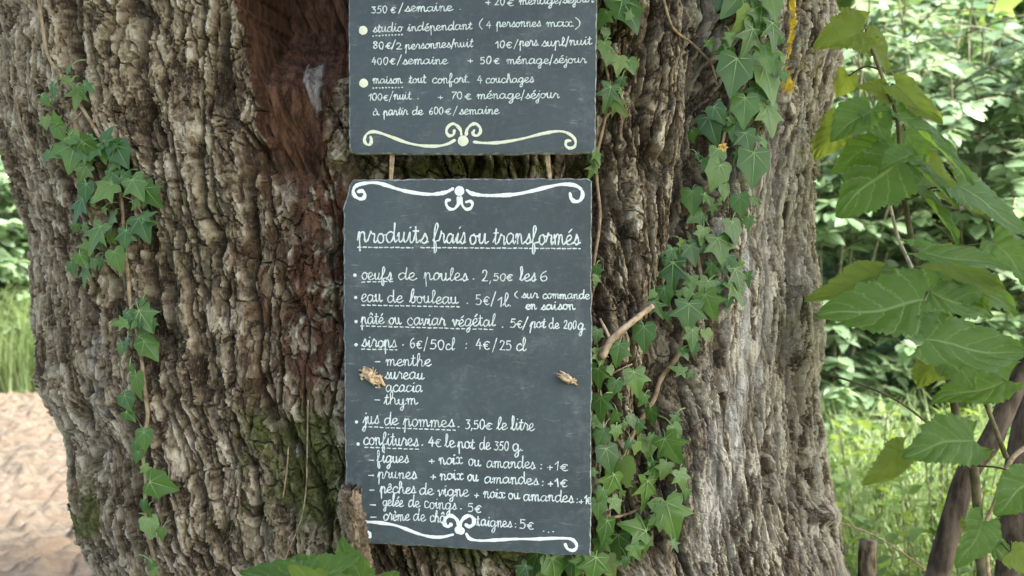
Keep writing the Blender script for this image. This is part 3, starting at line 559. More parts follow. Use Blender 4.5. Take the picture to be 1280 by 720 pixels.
l2(('-', 461, 469, 616.4, 616.4, 8), ('pêches', 475, 520, 615.6, 617, 8.4), ('de', 524, 542, 617.6, 618.4, 8.6), ('vigne', 546, 586, 619.4, 621, 8.6), ('+', 592, 600, 622.4, 622.4, 7.6), ('noix', 604, 631, 621.8, 623, 8), ('ou', 635, 650, 623.6, 624.4, 8), ('amandes', 654, 717, 625.2, 627.8, 8.2), (':', 719, 724, 629, 629, 8), ('+', 723, 730, 630.4, 630.4, 7), ('1', 730, 735, 629.8, 629.8, 8), ('€', 734, 739, 629.8, 629.8, 7.6))
l2(('-', 462, 471, 634, 634, 8), ('gelée', 478, 504, 632, 633, 8.2), ('de', 510, 525, 633.8, 634.4, 8.6), ('coings', 530, 571, 635, 637, 8.4), ('.', 574, 579, 636.4, 636.4, 9), ('5€', 584, 602, 639.6, 640.4, 7.8))
l2(('-', 462, 471, 650.4, 650.4, 8), ('crème', 479, 512, 649.6, 650.8, 8.2), ('de', 516, 532, 651, 651.6, 8.6), ('châ', 537, 557, 652.4, 653, 8.4), ('taignes', 596, 640, 657.4, 659.4, 8), (':', 642, 647, 659.6, 659.6, 8), ('5€', 649, 668, 660.8, 661.6, 8.2), ('.', 678, 682, 664.8, 664.8, 9), ('.', 684, 688, 665.2, 665.2, 9), ('.', 690, 694, 665.6, 665.6, 9))
k = Ink(B2); z = lambda q: bez(q, 425, 215, 4)
for q in ([(92, 98), (110, 95), (124, 110), (118, 130), (98, 134), (75, 120), (66, 95), (80, 70), (120, 57), (180, 54), (230, 66), (290, 86), (350, 100), (430, 111), (490, 109), (535, 99), (563, 84)],
          [(635, 92), (660, 108), (720, 117), (800, 117), (880, 111), (960, 95), (1040, 75), (1110, 62), (1170, 66), (1204, 86), (1213, 115), (1200, 142), (1176, 148), (1156, 133), (1150, 108)]): k.stroke(z(q), 4.3)
for q in ([(590, 128), (592, 158), (572, 184), (547, 184), (532, 165), (532, 144), (548, 140)], [(604, 128), (610, 163), (630, 186), (654, 180), (662, 158), (650, 146), (632, 150)]): k.stroke(z(q), 3.6)
k.dot(425 + 597 / 4, 215 + 95 / 4, 6.2); k.done('scroll_ornament', M['thick_paint'], B2.panel)
k = Ink(B2); z = lambda q: bez(q, 425, 600, 4)
for q in ([(150, 285), (146, 262), (120, 255), (95, 250), (85, 225), (110, 210), (150, 210), (200, 214), (270, 225), (330, 245), (390, 268), (450, 283), (510, 285), (563, 273)],
          [(632, 270), (650, 294), (700, 303), (780, 300), (880, 295), (980, 295), (1080, 291), (1150, 294), (1178, 314), (1182, 338), (1164, 352), (1138, 344), (1126, 322)]): k.stroke(z(q), 3.7)
for q in ([(596, 235), (588, 205), (570, 185), (547, 178), (527, 195), (523, 220), (540, 233), (555, 222)], [(600, 232), (606, 208), (625, 186), (650, 179), (668, 196), (667, 220), (646, 233), (630, 224)]): k.stroke(z(q), 4.4)
k.dot(425 + 592 / 4, 600 + 250 / 4, 5); k.dot(425 + 604 / 4, 600 + 254 / 4, 5); k.done('scroll_ornament', M['thick_paint'], B2.panel)
# raffia knots pushed through the holes, and the two cords between the slates
def knot(cx, cy, n, sx, sy, par):
    mb = MB()
    for i in range(n):
        a = random.random() * 6.28; P = []
        for t in np.linspace(0, 1, 5):
            P.append(B2.on(np.array([[cx + sx * (t - .5) * 1.4 * math.cos(a) + (random.random() - .5) * sx * .4, cy + sy * (t - .5) * 1.4 * math.sin(a * 1.3) + (random.random() - .5) * sy * .4]]), .002 + .010 * math.sin(math.pi * t) * random.random())[0])
        v, f = tube(smooth_path(P, 4), [.0006, .0017, .0021, .0005], 6, knob=.25); mb.add(v, f)
    return mb.build('raffia_knot', M['raffia'], par)
KN = knot(464, 470, 22, 19, 15, B2.root); knot(709, 473, 15, 16, 11, B2.root)
mb = MB()
for p in ([(474, 468), (478, 478), (482, 482)], [(468, 472), (474, 480), (473, 485)], [(456, 466), (452, 470), (453, 475)]):
    v, f = tube(smooth_path([B2.on(np.array([q]), .004)[0] for q in p], 4), [.002, .0022, .001], 6); mb.add(v, f)
mb.build('raffia_end', M['raffia'], KN)
for (x0, x1) in ((490, 488.5), (685, 688.5)):
    mb = MB()
    for o in (-1.4, 1.4):
        P = [B1.on(np.array([[x0 + o * .6, 150]]), -.011)[0], B1.on(np.array([[x0 + o, 190]]), -.010)[0], B2.on(np.array([[x1 + o * .5, 224]]), -.009)[0], B2.on(np.array([[x1, 262]]), -.010)[0]]
        v, f = tube(smooth_path(P, 5), [.0017], 6, knob=.15); mb.add(v, f)
    mb.build('hanging_cord', M['cord'], B2.root)

# ------------------------------------------------------------------ ivy
def ivy_leaf(half=None, wide=.56):
    half = half or [(0, 0), (.09, -.12), (.26, -.16), (.48, -.08), (.44, .06), (.36, .17), (.48, .27), (.65, .46), (.48, .45), (.34, .47), (.26, .57), (.18, .75), (.08, .92)]
    out = half + [(0, 1.02)] + [(-x, y) for x, y in half[:0:-1]]
    O = np.array(out); n = len(O); c = np.array([0, .22]); V = []
    f = lambda p: .16 * np.abs(p[:, 0]) - .30 * p[:, 0] ** 2 - .14 * np.clip(p[:, 1] - .2, 0, 2) ** 2
    for s in (1, .55):
        p = c + (O - c) * s; V.append(np.column_stack([p, f(p)]))
    V.append(np.array([[0, .22, 0.]])); V = np.vstack(V); j = np.arange(n); k = (j + 1) % n
    F4 = np.stack([j, k, k + n, j + n], 1); F3 = np.stack([j + n, k + n, np.full(n, 2 * n)], 1)
    vv = []; vf = []
    for tip in ((0, .92), (wide, .44), (-wide, .44), (.40, -.04), (-.40, -.04)):
        t = np.array(tip); b = np.array([0, .02]); q = np.array([-(t - b)[1], (t - b)[0]]); q /= np.linalg.norm(q)
        pts = []
        for s in (0, .35, .7, 1):
            p = b + (t - b) * s; wv = .015 * (1 - .8 * s)
            for sg in (-1, 1):
                r = p + q * wv * sg; pts.append((r[0], r[1], f(r[None])[0] + .022))
        o = len(vv); vv += pts; vf += [(o + 2 * i, o + 2 * i + 1, o + 2 * i + 3, o + 2 * i + 2) for i in range(3)]
    return V, [F4, F3], np.array(vv), [np.array(vf)]
IV, IF, IVV, IVF = ivy_leaf()
IVY2 = ivy_leaf([(0, 0), (.10, -.13), (.27, -.17), (.44, -.10), (.49, .04), (.46, .18), (.49, .30), (.50, .42), (.40, .50), (.31, .58), (.23, .69), (.15, .82), (.07, .94)], .43)
IVY3 = ivy_leaf([(0, 0), (.06, -.10), (.20, -.15), (.40, -.14), (.34, .02), (.24, .14), (.36, .30), (.58, .55), (.38, .47), (.22, .46), (.17, .60), (.12, .80), (.06, 1.0)], .50)
def ivy_place(mb, L, young=0.12, lift=.010):
    """L: (px, py, width in px, tip direction in degrees: 90 hangs down)"""
    P, D, N, S, r, k = [], [], [], [], [], []
    L = list(L); more = []
    for q in L:                                                     # younger small leaves tucked between the large ones
        if random.random() < .75:
            t = random.random() * 6.28; more.append((q[0] + math.cos(t) * q[2] * .62, q[1] + math.sin(t) * q[2] * .62, random.uniform(11, 22)))
    for q in more + L:
        x, y, s = q[:3]; a = math.radians(q[3] if len(q) > 3 else 90 + random.gauss(0, 25)); d = surf(x, y, 2) - lift - random.random() * .014
        sz = s / FP * d / 1.12 * random.uniform(.9, 1.1); dr = np.array([math.cos(a), 0, -math.sin(a)])
        c = at(x, y, d); n = np.array([random.gauss(0, .42) + (x - 640) / 1500, -1, .35 + random.gauss(0, .36)])
        dd = dr + np.array([0, -.15 - .3 * random.random() * 0, 0]); P.append(c - dr * sz * .42); D.append(dd); N.append(n); S.append(sz)
        r.append(random.random()); k.append(q[4] if len(q) > 4 else (1 if random.random() < young else 0))
    P, D, N, S, r, k = map(np.array, (P, D, N, S, r, k)); shp = RNG.choice(3, len(P), p=[.45, .3, .25])
    for kk in (0, 1):
      for sh, (a_, b_, c_, d_) in enumerate(((IV, IF, IVV, IVF), IVY2, IVY3)):
        m = (k == kk) & (shp == sh)
        if m.any():
            sc_ = np.array([random.uniform(.9, 1.1), 1, random.uniform(.7, 1.9)]); wv = S[m]; scatter(mb, a_ * sc_, b_, P[m], D[m], N[m], wv, kk, r[m]); scatter(mb, c_ * sc_ + np.array([0, 0, .004]), d_, P[m], D[m], N[m], wv, 2, r[m])
    # leaf stalks
    for p, d_, s in zip(P, D, S):
        e = p + np.array([random.gauss(0, .008), .014, random.uniform(.0, .014)]); v, f = tube(smooth_path([p, (p + e) / 2 + np.array([0, -.002, .003]), e], 2), [.0007, .0009], 4, False); mb.add(v, f, 2, rnd=np.zeros(len(v)))
IM = [M['ivy'], M['ivy_young'], M['ivy_vein']]
def vine_stem(mb, pts, w0, w1, lift=.004):
    P = smooth_path([at(x, y, surf(x, y, 1) - lift) for x, y in pts], 5)
    P[:, 1] = np.convolve(np.pad(P[:, 1], 3, 'edge'), np.ones(7) / 7, 'valid')
    v, f = tube(P, [w0 / FP * 1.35 / 2, w1 / FP * 1.35 / 2], 7, knob=.12); mb.add(v, f)
def ivy(label, stems, leaves, young=.12):
    x, y = stems[0][0][0]; r = empty('ivy_vine', at(x, y, surf(x, y) + 0), label, 'ivy', 'ivy vines climbing the trunk')
    mb = MB()
    for pts, a, b in stems: vine_stem(mb, pts, a, b)
    mb.build('stem', M['ivy_stem'], r); mb = MB(); ivy_place(mb, leaves, young); mb.build('foliage', IM, r); return r
ivy('ivy vine with small leaves trailing down the left side of the trunk', [([(200, 722), (190, 690), (182, 640), (183, 600), (178, 560), (184, 520), (180, 480), (175, 430), (163, 380), (160, 345), (155, 300), (152, 245), (140, 205), (120, 165), (100, 130), (75, 95), (60, 70), (55, 45), (48, -4)], 5.5, 4.5), ([(152, 245), (165, 250), (175, 262), (183, 280)], 2, 1.4), ([(115, 160), (118, 140), (114, 125)], 2, 1.4), ([(80, 160), (95, 147), (104, 138)], 2, 1.2)],
    [(68, 115, 24, 85), (97, 122, 34, 95), (112, 110, 24, 40), (82, 100, 18, 200), (70, 148, 22, 250), (76, 166, 30, 60), (94, 172, 24, 20), (91, 196, 46, 100), (73, 190, 26, 150), (112, 182, 30, 30), (118, 190, 28, 120), (135, 169, 24, 300), (130, 192, 30, 80), (152, 194, 36, 60), (144, 206, 22, 130), (104, 217, 28, 110), (140, 226, 30, 95), (130, 240, 38, 140), (160, 224, 24, 20), (172, 236, 34, 60), (191, 246, 38, 50), (99, 262, 42, 110), (108, 240, 26, 90), (180, 286, 38, 65), (186, 270, 26, 330), (120, 298, 46, 115), (140, 278, 32, 100), (157, 300, 30, 95), (107, 312, 28, 110), (147, 326, 36, 70), (107, 345, 30, 95), (104, 326, 24, 60),
     (150, 404, 26, 180), (160, 400, 26, 90), (158, 430, 16, 100), (182, 400, 36, 55), (183, 424, 30, 20), (188, 437, 38, 50), (173, 482, 36, 80), (160, 503, 28, 65), (181, 550, 32, 85), (172, 571, 18, 100), (184, 538, 18, 300), (203, 606, 44, 15), (180, 632, 18, 90), (188, 659, 28, 75), (190, 708, 15, 90)], .15)
ivy('dense ivy vine with large leaves in the groove right of the upper slate', [([(780, 568), (795, 535), (817, 500), (827, 472), (847, 445), (855, 415), (875, 370), (872, 320), (858, 285), (880, 240), (900, 190), (915, 120), (930, 50), (935, -6)], 7, 4), ([(858, 285), (862, 270), (882, 258), (903, 255)], 3, 2), ([(893, 300), (885, 280), (875, 270)], 2.2, 1.5)],
    [(915, 6, 46, 130), (902, -4, 36, 110), (950, 22, 46, 95), (928, 28, 42, 130), (966, 8, 42, 80), (966, 44, 42, 85), (935, 52, 50, 110), (958, 72, 42, 80), (917, 94, 60, 100), (905, 62, 30, 150), (960, 104, 56, 75), (945, 120, 34, 110), (968, 84, 28, 80), (930, 139, 42, 95), (962, 150, 48, 80), (890, 162, 42, 75), (917, 163, 28, 100), (898, 143, 28, 60), (934, 178, 34, 80), (941, 210, 54, 95), (895, 220, 42, 110), (897, 197, 28, 90), (865, 252, 34, 90), (884, 250, 22, 60), (869, 272, 26, 150), (925, 257, 32, 85), (917, 290, 34, 80), (865, 318, 32, 75), (900, 312, 42, 80), (852, 308, 20, 100), (837, 319, 26, 110), (840, 346, 48, 95), (890, 340, 28, 90), (922, 350, 40, 75), (832, 370, 28, 80), (822, 386, 26, 60), (860, 396, 48, 95), (887, 382, 38, 70), (920, 366, 36, 60), (865, 424, 32, 90), (908, 330, 28, 100), (880, 360, 26, 120), (847, 462, 26, 200), (856, 442, 20, 60), (886, 205, 26, 140), (905, 240, 22, 90), (878, 295, 24, 100)], .06)
ivy('ivy vine with mid green leaves spreading low beside the lower slate', [([(745, 722), (758, 660), (770, 600), (790, 545), (812, 505)], 4, 3), ([(770, 600), (800, 612), (830, 628), (842, 640)], 2.5, 1.8), ([(768, 648), (788, 640), (802, 634)], 4, 3), ([(760, 470), (775, 462), (790, 455)], 2.5, 2), ([(742, 600), (748, 560), (752, 510), (748, 470)], 2.5, 2)],
    [(805, 422, 38, 90), (772, 442, 38, 100), (795, 478, 38, 80), (767, 485, 24, 110), (748, 472, 28, 90), (751, 510, 34, 95), (815, 520, 22, 80), (751, 547, 30, 110), (770, 541, 22, 90), (790, 527, 18, 70), (810, 560, 36, 85), (840, 562, 46, 60), (795, 560, 18, 100, 1), (780, 590, 36, 80, 1), (817, 594, 30, 100), (762, 606, 42, 110), (760, 574, 36, 80), (807, 616, 48, 95), (852, 600, 30, 75), (838, 648, 56, 75), (793, 659, 42, 200), (756, 664, 38, 100), (775, 684, 44, 85), (750, 682, 32, 120), (770, 631, 24, 60), (824, 640, 28, 100), (742, 712, 42, 100), (762, 710, 34, 70), (726, 706, 30, 110), (748, 636, 28, 90), (845, 540, 22, 60), (830, 588, 24, 110), (795, 690, 24, 60), (750, 447, 26, 80, 1), (746, 420, 22, 100)], .12)
ivy('slender ivy vine with few leaves beside the upper slate edge', [([(742, 332), (750, 270), (745, 205), (757, 145), (760, 97), (750, 66)], 4.5, 3.5), ([(757, 145), (768, 138), (776, 130)], 2, 1.4)],
    [(786, 18, 56, 60), (768, 0, 44, 110), (755, 62, 22, 90), (773, 82, 26, 95), (760, 122, 36, 105), (774, 135, 30, 50), (740, 214, 24, 110), (746, 196, 20, 60), (753, 25, 30, 120), (757, 42, 18, 90), (746, 340, 18, 80)], .1)
ivy('few ivy leaves poking out under the bottom edge of the lower slate', [([(640, 724), (665, 712), (690, 705)], 3, 2)], [(668, 706, 38, 110), (692, 712, 40, 80), (652, 714, 28, 130), (715, 712, 30, 100), (680, 722, 30, 90)], .4)
mb = MB(); P, D, N = at(903, 187, surf(903, 187) - .02)[None], np.array([[.3, -.2, -1.]]), np.array([[.2, -1, .4]]); scatter(mb, IV, IF, P + np.array([[0, 0, .006]]), D, N, .012)
tag(mb.build('dry_leaf', M['dry_leaf'], origin=P[0]), 'single orange dry leaf caught among the ivy on the trunk', 'leaf')
mb = MB(); d0 = surf(902, 276) - .02; scatter(mb, IV, IF, at(902, 258, d0)[None], np.array([[0, -.3, -1.]]), np.array([[.3, -1, .2]]), .028)
def twig(label, pts, w0, w1, mat='dead_twig', extra=(), lift=.006):
    x, y = pts[0]; mb = MB(); vine_stem(mb, pts, w0, w1, lift)
    for p, a, b in extra: vine_stem(mb, p, a, b, lift)
    o = mb.build('dead_twig', M[mat], origin=at(x, y, surf(x, y))); return tag(o, label, 'twig')
twig('thick bleached dead twig leaning across the bark right of the lower slate', [(752, 447), (762, 428), (778, 412), (798, 396), (816, 382)], 10, 7, extra=[([(764, 426), (757, 412), (750, 398)], 5, 3)], lift=.02)
twig('thin grey dead stem curving over the bark at the top right of the trunk', [(828, -4), (842, 32), (866, 58), (888, 78), (897, 108)], 3.6, 3, 'ivy_stem')
twig('thin grey dead stem on the far left edge of the bark', [(19, 118), (28, 155), (42, 192)], 4, 3, 'ivy_stem')
twig('thin pale rootlet lying down the mossy bark left of the lower slate', [(385, 500), (384, 560), (383, 610), (376, 650), (360, 690), (352, 710)], 2, 1.6, 'ivy_stem', extra=[([(361, 558), (358, 590), (354, 622)], 2, 1.4)])

# ------------------------------------------------------------------ big-leaved lime shoots
def lime_leaf(nr=64, ncol=9):
    s = np.linspace(0, 1, nr); wv = np.linspace(-1, 1, 2 * ncol + 1); S, W_ = np.meshgrid(s, wv, indexing='ij')
    hw = .50 * np.sin(np.pi * np.clip(S, 0, 1) ** .60) ** .70 * (1 - .22 * S); hw = np.where(S < .02, .30, np.maximum(hw, .30 * (1 - S / .3) * (S < .3)))
    hw[-1] = .004
    saw = 1 + (.17 * ((S * 14 + .5 * np.sin(S * 23 + W_)) % 1 - .5) + .12 * ((S * 6.0 + .15) % 1 - .5)) * np.clip(np.abs(W_) * 5 - 4, 0, 1)
    X = W_ * hw * saw; Y = S - .20 * np.abs(W_) ** 1.6 * (1 - S) ** 3 - .0
    aw = np.abs(W_); q = np.maximum(S, 0) ** .8 * 5 - aw * 1.7 + .27
    Z = .18 * aw * hw * 2 - .22 * S ** 2 * 0 - .20 * (X ** 2) - .12 * S ** 2.0 + .015 * np.cos(2 * np.pi * q) * np.clip(aw * 3, 0, 1) + .034 * np.sin(S * 8 + W_ * 4) * aw + .02 * np.sin(S * 17 - W_ * 5) * aw
    V = np.stack([X, Y, Z], -1).reshape(-1, 3); c = 2 * ncol + 1; i = (np.arange(nr - 1)[:, None] * c + np.arange(c - 1)[None]).ravel()
    return V, [np.stack([i, i + 1, i + c + 1, i + c], -1)], np.stack([W_, S, 0 * S], -1).reshape(-1, 3)
LV, LF, LC = lime_leaf()
STEMPTS, STALK = {}, {}
def leafs(parent, L):
    """(base px, base py, tip px, tip py, width px, depth, turn of the blade: >0 shows upper side to sky, pale)"""
    for (bx, by, tx, ty, wd, d, tilt, pale) in L:
        b = at(bx, by, d); t = at(tx, ty, d + random.uniform(-.03, .03)); D = t - b; Ln = np.linalg.norm(D)
        n = np.array([random.gauss(0, .15), -math.cos(tilt), math.sin(tilt)]); X, Y, Z = frames(D[None], n[None])
        k = .9 * wd / FP * d / Ln / .86; k = min(max(k, .45), 1.6)
        bend = random.uniform(.6, 1.8)
        ph_ = random.random() * 6; lv = LV * np.array([k, 1, k * bend]); lv = lv + np.stack([.03 * np.sin(lv[:, 1] * 7 + ph_), .02 * np.sin(lv[:, 0] * 9 + ph_), .05 * np.sin(lv[:, 1] * 5 + lv[:, 0] * 6 + ph_) * np.abs(lv[:, 0]) * 2], -1)
        if parent.name in STEMPTS:                                   # leaf stalk back to the shoot
            S_ = STEMPTS[parent.name]; cand = S_ + np.array([0, 0, 0]); e = cand[np.argmin(np.linalg.norm(cand - b, axis=1) + .35 * np.maximum(cand[:, 2] - b[2], 0))]
            v_, f_ = tube(smooth_path([e, (b + e) / 2 + np.array([0, -.004, .006]), b + D / Ln * .004], 5), [.0016, .0012], 6, False); STALK[parent.name].add(v_, f_)
        V = b + Ln * (lv[:, :1] * X + lv[:, 1:2] * Y + lv[:, 2:] * Z)
        o = mesh('leaf', V, LF, M['lime_pale' if pale else 'lime'], parent, attrs={'lc': LC, 'rnd': np.full(len(V), random.random())})
def stemtube(pts, w0, w1, d0, d1, n=8):
    dd = np.linspace(d0, d1, len(pts)); P = smooth_path([at(x, y, e) for (x, y), e in zip(pts, dd)], 6)
    LASTP.append(P); return tube(P, [w0 / FP * d0 / 2, w1 / FP * d1 / 2], n, knob=.05)
LASTP = []
sap = empty('lime_shoot', at(1218, 582, 1.5), 'tall leafy shoot with broad toothed leaves growing right of the trunk', 'sapling')
mb = MB()
for a in (([(1230, 760), (1217, 582), (1200, 545), (1190, 490), (1172, 415), (1155, 360), (1140, 300), (1127, 225), (1122, 150), (1107, 107), (1082, 42)], 13, 4, 1.55, 1.42), ([(1125, 215), (1108, 185), (1095, 160)], 5, 3, 1.44, 1.40), ([(1140, 300), (1131, 250), (1118, 240)], 4, 3, 1.47, 1.44), ([(1165, 400), (1200, 440), (1222, 474)], 5, 4, 1.5, 1.48)): mb.add(*stemtube(*a))
STEMPTS[sap.name] = np.vstack(LASTP[-4:]); STALK[sap.name] = mb
leafs(sap, [
 (1080, 40, 1022, 52, 66, 1.40, .35, 1), (1082, 48, 1116, 88, 46, 1.43, .5, 1), (1062, 92, 1046, 122, 32, 1.47, .2, 1), (1088, 138, 1034, 172, 58, 1.38, .7, 0), (1088, 138, 1110, 176, 46, 1.39, .8, 0), (1118, 108, 1180, 154, 36, 1.42, .1, 1), (1110, 120, 1076, 105, 30, 1.44, .2, 1),
 (1050, 150, 1018, 202, 44, 1.47, .2, 1), (1098, 178, 1034, 216, 40, 1.42, .5, 0), (1120, 200, 1046, 270, 84, 1.40, .15, 0), (1142, 192, 1098, 208, 44, 1.36, .9, 0), (1122, 144, 1224, 222, 46, 1.40, 1.05, 0), (1136, 198, 1202, 258, 36, 1.41, 1.1, 0), (1140, 228, 1206, 302, 40, 1.43, 1.0, 0), (1160, 205, 1200, 262, 36, 1.46, .1, 1), (1196, 232, 1296, 296, 62, 1.42, .8, 0), (1205, 238, 1232, 268, 34, 1.47, .2, 1), (1130, 160, 1160, 210, 46, 1.50, .3, 0), (1150, 316, 1268, 332, 46, 1.38, .9, 0), (1165, 325, 1262, 362, 50, 1.46, .3, 1), (1100, 345, 1010, 372, 40, 1.44, .6, 1),
 (1158, 378, 1026, 392, 92, 1.36, .45, 0), (1150, 362, 1062, 352, 46, 1.45, .4, 0), (1158, 428, 1292, 442, 80, 1.34, .45, 0), (1170, 440, 1150, 486, 56, 1.42, .3, 1), (1186, 448, 1220, 484, 50, 1.42, .3, 0), (1262, 476, 1164, 500, 52, 1.46, .6, 0), (1160, 365, 1250, 392, 60, 1.45, .5, 0), (1180, 350, 1282, 385, 60, 1.48, .5, 0), (1170, 300, 1110, 300, 40, 1.55, .4, 1) if False else (1240, 300, 1290, 350, 60, 1.47, .6, 0),
 (1214, 548, 1130, 566, 70, 1.40, .55, 0), (1132, 562, 1082, 606, 40, 1.44, .2, 1), (1290, 600, 1246, 640, 60, 1.40, .6, 0), (1230, 650, 1200, 710, 50, 1.40, .4, 0), (1212, 655, 1222, 690, 30, 1.43, .5, 1), (1240, 685, 1270, 700, 34, 1.42, .6, 0), (1262, 690, 1290, 715, 40, 1.38, .4, 1)])
sp2 = empty('lime_shoot', at(420, 760, 1.2), 'low shoot with fresh green leaves below the broken stub at the trunk base', 'sapling')
STALK[sap.name].build('stem', M['lime_stem'], sap)
mb = MB(); mb.add(*stemtube([(430, 1300), (425, 900), (420, 760), (415, 722)], 7, 4, 1.30, 1.17)); mb.build('stem', M['lime_stem'], sp2)
leafs(sp2, [(410, 730, 300, 712, 60, 1.14, .8, 0), (372, 742, 440, 692, 66, 1.13, .9, 0), (455, 735, 424, 672, 46, 1.15, -.1, 0), (440, 760, 360, 708, 60, 1.12, .8, 1), (470, 740, 500, 714, 34, 1.16, .6, 0), (430, 745, 405, 698, 44, 1.16, .5, 1)])
def bare(name, label, cat, tubes, mat):
    V0 = tubes[0]; mb = MB()
    for t in tubes: mb.add(*t)
    o = mb.build(name, M[mat], origin=V0[0][0]); return tag(o, label, cat)
bare('leaning_trunk', 'thin dark leaning trunk slanting up to the right edge', 'trunk', [stemtube([(1120, 960), (1150, 800), (1172, 718), (1206, 600), (1238, 552), (1268, 488), (1320, 390)], 32, 23, 1.62, 1.58, 12)], 'dark_bark')
bare('leaning_trunk', 'thick blackish trunk standing at the lower right corner behind the leaning one', 'trunk', [stemtube([(1250, 1050), (1262, 820), (1268, 700), (1275, 600), (1300, 480), (1340, 380)], 50, 36, 1.78, 1.75, 12)], 'dark_bark')
bare('bare_twig', 'pale bare stem rising behind the leafy shoot', 'twig', [stemtube([(1165, 420), (1150, 358), (1135, 325), (1122, 295), (1111, 250)], 6, 4, 1.56, 1.54)], 'pale_stem')
bare('bare_twig', 'thin dark twig arching out from the right edge of the trunk', 'twig', [stemtube([(1000, 463), (1030, 468), (1062, 476), (1120, 500), (1166, 534)], 3, 3, 1.72, 1.6, 6)], 'lime_stem')
bare('bare_twig', 'thin straw coloured twig crossing low in front of the weeds', 'twig', [stemtube([(1036, 648), (1090, 668), (1130, 692), (1170, 722)], 2.4, 2, 1.75, 1.7, 6)], 'dead_twig')
bare('bare_twig', 'curling tan vine over the dark trunks at the right edge', 'twig', [stemtube([(1300, 552), (1272, 566), (1256, 590), (1243, 630), (1232, 662), (1238, 740)], 7, 5, 1.5, 1.5, 8)], 'dead_twig')
bare('bare_twig', 'short dark twig forking above the leaning trunk', 'twig', [stemtube([(1258, 572), (1240, 525), (1220, 472)], 7, 5, 1.52, 1.5, 8)], 'lime_stem')
bare('stump', 'short broken grey stake standing right of the trunk base', 'stump', [stemtube([(1078, 1000), (1081, 800), (1083, 730), (1085, 676)], 26, 22, 1.7, 1.7, 12)], 'stub')

# ------------------------------------------------------------------ shrubs, trees and meadow behind
def branchy(base, height, spread, nst, ntw, nlf, lsz, droop=.25, lean=(0, 0), low=.25):
    st = MB(); P_, D_, N_, S_ = [], [], [], []
    for i in range(nst):
        a = 2 * math.pi * (i + random.random() * .8) / nst; r = spread * (.35 + .65 * random.random()); h = height * random.uniform(.72, 1.05)
        b = np.array(base) + np.array([math.cos(a), math.sin(a), 0]) * spread * .08; e = np.array(base) + np.array([math.cos(a) * r + lean[0], math.sin(a) * r + lean[1], h])
        m1 = b + (e - b) * np.array([.25, .25, .5]); Pth = smooth_path([b, m1, e], 6); v, f = tube(Pth, [height * .0045, height * .0016], 5, False); st.add(v, f)
        for j in range(ntw):
            t = random.uniform(low, 1); c = Pth[min(int(t * (len(Pth) - 1)), len(Pth) - 1)]; aa = random.random() * 6.283; ln = spread * random.uniform(.25, .6)
            dr = np.array([math.cos(aa), math.sin(aa), random.uniform(-.1, .55)]); e2 = c + dr * ln + np.array([0, 0, -droop * ln * .5]); tw = smooth_path([c, (c + e2) / 2 + np.array([0, 0, droop * ln * .4]), e2], 4)
            v, f = tube(tw, [height * .0022, height * .001], 4, False); st.add(v, f)
            tt = np.sort(RNG.random(nlf) ** .7); idx = tt * (len(tw) - 1); i0 = np.minimum(idx.astype(int), len(tw) - 2); fr = (idx - i0)[:, None]
            P = tw[i0] * (1 - fr) + tw[i0 + 1] * fr; tg = tw[-1] - tw[0]; sd = np.cross(tg, [0, 0, 1]); sd /= np.linalg.norm(sd) + 1e-9; tg = tg / (np.linalg.norm(tg) + 1e-9)
            sg = np.where(np.arange(nlf) % 2, 1, -1)[:, None]
            D = sg * sd * .9 + tg * .7 + RNG.normal(size=(nlf, 3)) * .25 + np.array([0, 0, -.35]); N = np.array([0, -.25, 1.]) + RNG.normal(size=(nlf, 3)) * .35
            P_.append(P); D_.append(D); N_.append(N); S_.append(lsz * (.65 + .6 * RNG.random(nlf)))
    return st, np.vstack(P_), np.vstack(D_), np.vstack(N_), np.concatenate(S_)
def shrub(name, label, cat, base, mat, group=None, leaf=OV, **k):
    r = empty(name, base, label, cat, group); st, P, D, N, S = branchy(base, **k); st.build('stem', M['twig'], r)
    mb = MB(); scatter(mb, *leaf, P, D, N, S); mb.build('foliage', M[mat], r); return r
def gp(px, d): return ((px - 640) / FP * d, CY + d, 0.0)
GS = 'shrubs behind the trunk on the right'
shrub('shrub', 'large pale green shrub with small pointed leaves at the upper right', 'shrub', gp(1215, 5.0), 'shrub', GS, height=2.75, spread=.95, nst=22, ntw=28, nlf=17, lsz=.088)
shrub('shrub', 'bluish green shrub close behind the right edge of the trunk', 'shrub', gp(1030, 4.6), 'shrub', GS, height=2.3, spread=.55, nst=15, ntw=24, nlf=15, lsz=.085, low=.1)
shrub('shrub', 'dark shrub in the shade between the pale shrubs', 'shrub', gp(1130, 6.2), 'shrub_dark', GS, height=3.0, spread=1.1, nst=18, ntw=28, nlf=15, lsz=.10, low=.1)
shrub('shrub', 'dense shrub at the far right, cut by the picture edge', 'shrub', gp(1420, 6.0), 'shrub', GS, height=2.3, spread=.8, nst=16, ntw=26, nlf=15, lsz=.09)
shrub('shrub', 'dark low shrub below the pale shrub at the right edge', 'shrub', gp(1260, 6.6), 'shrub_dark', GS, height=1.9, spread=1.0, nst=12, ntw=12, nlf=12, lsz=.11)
GL = 'bushes at the far edge of the field on the left'
shrub('shrub', 'pale leafy bush showing left of the trunk above the grass', 'shrub', gp(-20, 11.8), 'pale_shrub', GL, height=2.7, spread=1.2, nst=18, ntw=26, nlf=13, lsz=.2, low=.08)
shrub('shrub', 'bush beyond the left frame edge over the tall grass', 'shrub', gp(-200, 12.4), 'pale_shrub', GL, height=2.9, spread=1.2, nst=12, ntw=12, nlf=12, lsz=.2)
